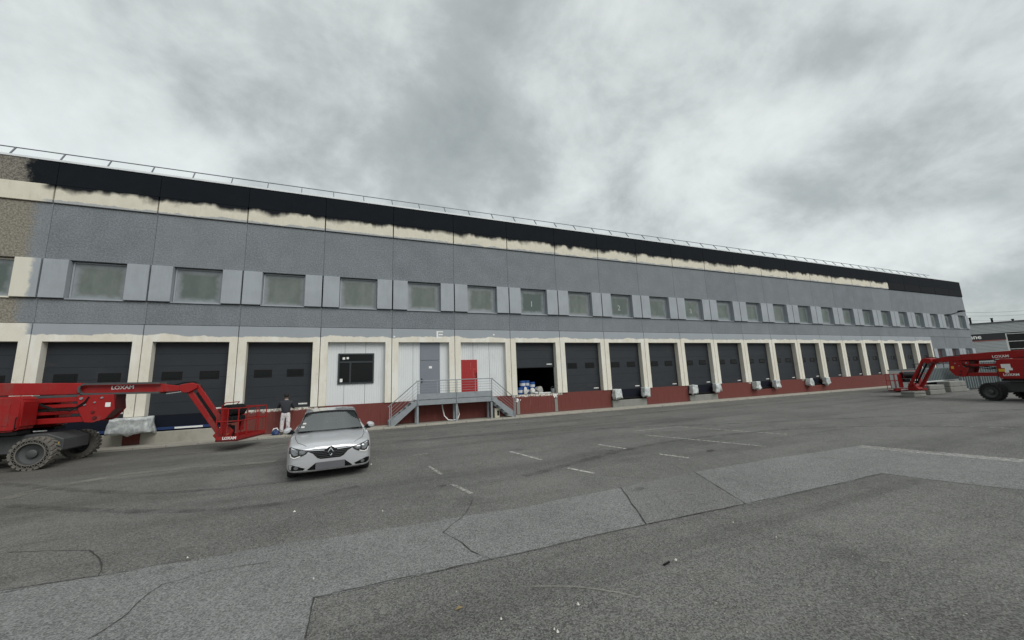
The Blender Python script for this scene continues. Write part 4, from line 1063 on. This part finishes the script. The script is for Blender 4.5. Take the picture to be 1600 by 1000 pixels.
    for v in bm.verts:
        c_ = Vector(v.co); v.co = Vector((c_.x*.195, c_.y*.225, c_.z*.235)); 
        if c_.y > .1 and c_.z < .15: v.co *= .8
        v.co += mnoise.noise_vector(c_*9)*.006
    me = bpy.data.meshes.new('hair'); bm.to_mesh(me); bm.free(); me.materials.append(hair); link('hair', me, root, (-.01, .065, 1.685))
    col = MB().lathe([(.078, 0), (.075, .025), (.068, .03)], n=16).build('collar', plain('pale_collar', (.35, .36, .38), .7), root, (0, .035, 1.485))
    # face, turned to the door
    fc = MB().prism([(-.014, 1.60), (.006, 1.60), (-.004, 1.655)], .165, .195).build('nose', skinm, root)
    MB().box(-.03, .022, .168, .174, 1.572, 1.582).build('mouth', plain('lips', (.12, .05, .045), .6), root)
    for s_ in (-1, 1): MB().lathe([(.011, 0), (.008, .006), (0, .008)], c=(-.004 + s_*.032, .165, 1.66), axis='y', n=10).build('eye', M_WHITE, root)
person()
bb_ = tag(empty('work_bag', (8.34, -.55, .075)), 'small blue and white bag on the kerb beside the person', 'bag')
sk = bmesh.new(); bmesh.ops.create_icosphere(sk, subdivisions=3, radius=.5)
for v in sk.verts:
    v.co += mnoise.noise_vector(v.co*3)*.12; v.co.x *= .32; v.co.y *= .26; v.co.z = (max(v.co.z, -.35) + .35)*.28
me = bpy.data.meshes.new('bag_body'); sk.to_mesh(me); sk.free(); me.materials.append(M_BLUE); link('bag_body', me, bb_)
MB().tube([(-.10, 0, .16), (-.07, 0, .27), (.05, 0, .29), (.11, 0, .17)], .03, 6).build('strap', M_WHITE, bb_)

# ------------------------------------------------------------------ right end of the yard: raised trailer body, concrete blocks, hoarding
def corr(a, b, z0, z1, pitch=.26, d=.07, thick=.03):
    a, b = Vector(a), Vector(b); L_ = (b - a).length; u_ = (b - a)/L_; nv = Vector((u_.y, -u_.x)); prof = []
    s_ = 0
    while s_ < L_:
        for f_, h in ((0, 0), (.35, 0), (.5, d), (.85, d)): 
            if s_ + f_*pitch <= L_: prof.append(a + u_*(s_ + f_*pitch) + nv*h)
        s_ += pitch
    prof.append(b)
    n = len(prof); m = MB()
    V = [(q.x, q.y, z0) for q in prof] + [(q.x, q.y, z1) for q in prof]
    V += [(q.x - nv.x*thick, q.y - nv.y*thick, z0) for q in prof] + [(q.x - nv.x*thick, q.y - nv.y*thick, z1) for q in prof]
    F = []
    for i in range(n - 1): F += [(i, i+1, n+i+1, n+i), (2*n+i, 3*n+i, 3*n+i+1, 2*n+i+1), (n+i, n+i+1, 3*n+i+1, 3*n+i), (i, 2*n+i, 2*n+i+1, i+1)]
    return m.add(V, F)
M_CORR = plain('grey_corrugated_steel', (.125, .15, .155), .6, 0, .12, 2)
M_PALE = plain('pale_panel', (.50, .53, .52), .6, 0, .08)
CY = -5.9
ca, cb_ = Vector((at(1433, 590, CY).x, CY)), Vector((at(1522, 590, CY).x, CY + .2))
zc1, zc0 = at(1450, 577, CY).z, at(1470, 594, CY).z
rp = tag(empty('site_cabin', (ca.x, ca.y, 0)), 'grey corrugated cabin with a pale end raised on concrete blocks beside the last docks', 'cabin')
dv = (cb_ - ca); L_ = dv.length; u_ = dv/L_; nv = Vector((u_.y, -u_.x)); rp.rotation_euler.z = math.atan2(u_.y, u_.x)
corr((.0, 0), (L_, 0), zc0, zc1).build('side_wall', M_CORR, rp)
MB().box(-.05, -.01, .0, 1.5, .10, zc1).build('end_panel', M_PALE, rp)
MB().box(-.06, L_ + .02, -.06, 1.55, zc1 + .002, zc1 + .06).build('roof', M_CORR, rp)
MB().box(.6, L_ + .02, -.07, -.045, zc0 - .09, zc0 + .01).build('bottom_rail', M_PALE, rp)
MB().box(.0, L_, .05, 1.5, zc0 - .08, zc0).build('floor', M_BLACK, rp)
MB().box(.3, L_, .9, 1.45, .02, zc0 - .085).build('underside_shade', M_BLACK, rp)  # black box stands in for the shadow in the open space below the cabin
zr = zc1 + .42
gr_ = MB().tube([(-.1, .05, zr), (L_, .05, zr)], .025, 6)
for k in range(8): gr_.tube([(k*L_/7.5, .05, zc1 + .05), (k*L_/7.5, .05, zr)], .02, 5)
gr_.build('roof_rail', M_BLACK, rp)
M_BLK = plain('weathered_block_concrete', (.20, .20, .185), .9, 0, .3, 3, grime=.5)
def block(px_, py_, w_, label, h=.60):
    q = gr(px_, py_); b = tag(empty('concrete_block', (q.x, q.y, 0), R(-8)), label, 'concrete block', 'concrete ballast blocks')
    def cham(z0, z1, k): return MB().box(-w_/2 + k, w_/2 - k, -.35, .35, z0, z1)
    cham(0, h/2 - .008, 0).build('lower_course', M_BLK, b, bevel=.03); cham(h/2 + .004, h, .01).build('upper_course', M_BLK, b, bevel=.04)
    MB().box(-w_/2 + .03, w_/2 - .03, -.32, .32, h/2 - .01, h/2 + .006).build('mortar_joint', M_CONCG, b)
block(1456, 616, 1.5, 'pale concrete block directly behind the right basket and jib', .62)
block(1428, 620, 1.1, 'low concrete block under the right jib foot', .36)
block(1489, 612, 1.7, 'grey concrete block under the raised cabin', .75)
fa, fb = gr(1503, 609.5), gr(1568, 605.5)
hf = tag(empty('hoarding_fence', (fa.x, fa.y, 0)), 'grey corrugated hoarding fence behind the right boom lift', 'fence')
fu = Vector((fb.x - fa.x, fb.y - fa.y)).normalized()
for k in range(8):
    a = fu*(k*2.0); b = fu*(k*2.0 + 1.96)
    corr(a, b, .12, 2.0, .26, .07).build('fence_panel', M_CORR, hf)
    MB().box(a.x - .03, a.x + .03, a.y - .15, a.y - .09, 0, 2.05).box(a.x - .25, a.x + .25, a.y - .30, a.y + .05, 0, .115).build('fence_post', M_GALV, hf)

# ------------------------------------------------------------------ workshop building beyond the yard
def bgp(px_, py_, depth):
    d = pray(px_, py_); return CAM + d*depth
lb = bgp(1490, 560, 66); rb = bgp(1760, 560, 58)
u_ = Vector((rb.x - lb.x, rb.y - lb.y)); L_ = u_.length; u_ /= L_
WB = tag(empty('workshop_building', (lb.x, lb.y, 0), math.atan2(u_.y, u_.x)), 'grey clad workshop with black sign band and dark glazing beyond the yard', 'building')
zt = bgp(1513, 507, 65.4).z
zs1, zs0 = bgp(1517, 523, 65.2).z, bgp(1517, 534, 65.2).z
M_CLAD = plain('horizontal_cladding', (.34, .37, .37), .5, .2, .1, 1)
q = bgp(1574, 530, 63.4); xg = (q.x - lb.x)*u_.x + (q.y - lb.y)*u_.y
MB().box(0, L_, .25, 18, 0, zt - .1).build('wall', M_DARK, WB)
def planks(x0, x1, z0, z1, h=.24):
    me_c = MB().box(x0, x1, 0, .24, 0, h - .03).mesh('cladding_board', M_CLAD, bevel=.03)
    z_ = z0
    while z_ < z1 - .05:
        link('cladding_board', me_c, WB, (0, 0, z_)); z_ += h
planks(0, L_, zs1 + .02, zt - .05); planks(0, xg, 0, zs0 - .02)
MB().box(-.1, L_, -.12, .3, zt, zt + .16).build('roof_edge', M_CHAS, WB)
MB().box(0, xg, -.04, .2, zs0 + .10, zs1).build('sign_band', plain('sign_black', (.008, .010, .014), .4), WB)
MB().box(0, xg, -.05, .2, zs0, zs0 + .095).build('red_stripe', plain('stripe_red', (.38, .09, .08), .5), WB)
o = link('lettering', text_mesh('onne', 1.05, M_WHITE, bold=.02), WB, (2.95, -.06, (zs0 + zs1)/2 + .12)); o.rotation_euler = (R(90), 0, 0)
M_FRM = plain('white_frame', (.5, .52, .5), .5)
zgl = zs1 - .1
MB().box(xg, L_, .16, .2, 2.2, zgl).build('glazing', M_DGLASS, WB)
for z_ in (zgl - .05, zgl - 1.35, zgl - 2.65, zgl - 3.95): MB().box(xg, L_, .04, .16, z_ - .09, z_).build('glazing_bar', M_FRM, WB)
for x in (xg + .05, xg + 5, xg + 10): MB().box(x - .12, x + .12, 0, .17, 0, zgl).build('glazing_post', M_FRM, WB)
for px_, top in ((1539, 497), (1566, 499), (1591, 501)):
    q = bgp(px_, 507, 64); loc_ = (q.x - lb.x)*u_.x + (q.y - lb.y)*u_.y
    h_ = {1539: 1.25, 1566: .9, 1591: .5}[px_]
    MB().lathe([(.13, 0), (.13, h_), (.18, h_), (.18, h_ + .12), (0, h_ + .14)], n=12).build('chimney_pipe', M_BLACK, WB, (loc_, 2.0, zt))
for k, (ya, yb) in enumerate(((493, 483), (500, 492), (488, 476))):
    a, b = bgp(1490, ya, 75), bgp(1680, yb, 80)
    pts = [a.lerp(b, t/10) - Vector((0, 0, .6*(1 - (t/5 - 1)**2))) for t in range(11)]
    tag(MB().tube(pts, .02, 4).build('overhead_cable', M_CHAS), ['middle', 'lowest', 'topmost'][k] + ' of the thin overhead cables above the workshop roof', 'cable', 'overhead cables')

# ------------------------------------------------------------------ litter on the asphalt
st_ = MB()
for px_, py_, s_ in ((903, 945, .02), (871, 988, .017), (866, 984, .012), (783, 968, .016), (460, 800, .022), (598, 799, .016), (1056, 876, .018), (580, 726, .03), (1146, 817, .012), (1213, 840, .010), (490, 905, .012), (293, 872, .012)):
    q = gr(px_, py_); z_ = .012
    o = len(st_.v)
    st_.add([(q.x + s_*math.cos(t)*random.uniform(.6, 1.2), q.y + s_*math.sin(t)*random.uniform(.6, 1.2), z_ - .008) for t in (0, 1.3, 2.5, 3.8, 5.1)] + [(q.x, q.y, z_ + s_*.8)],
            [(0,1,5),(1,2,5),(2,3,5),(3,4,5),(4,0,5),(4,3,2,1,0)])
struct(st_.build('loose_stones', plain('white_stone', (.62, .60, .55), .8)), 'stuff')
q = gr(1043, 883); tag(MB().bar((-.05, 0, .012), (.05, .02, .014), .018, .012).build('dark_stick', M_BLACK, None, (q.x, q.y, .002)), 'short black stick lying on the near asphalt', 'stick')
q = gr(717, 953)
lf = MB().add([(-.04, -.01, .006), (0, -.022, .016), (.045, .0, .010), (.0, .02, .020), (-.05, -.012, .012), (.01, -.0, .005)], [(0, 1, 3), (1, 2, 3), (0, 1, 5), (1, 2, 5)])
tag(lf.build('dry_leaf', plain('dry_leaf', (.22, .16, .07), .8), None, (q.x, q.y, .006)), 'dry brown leaf on the near asphalt', 'leaf')
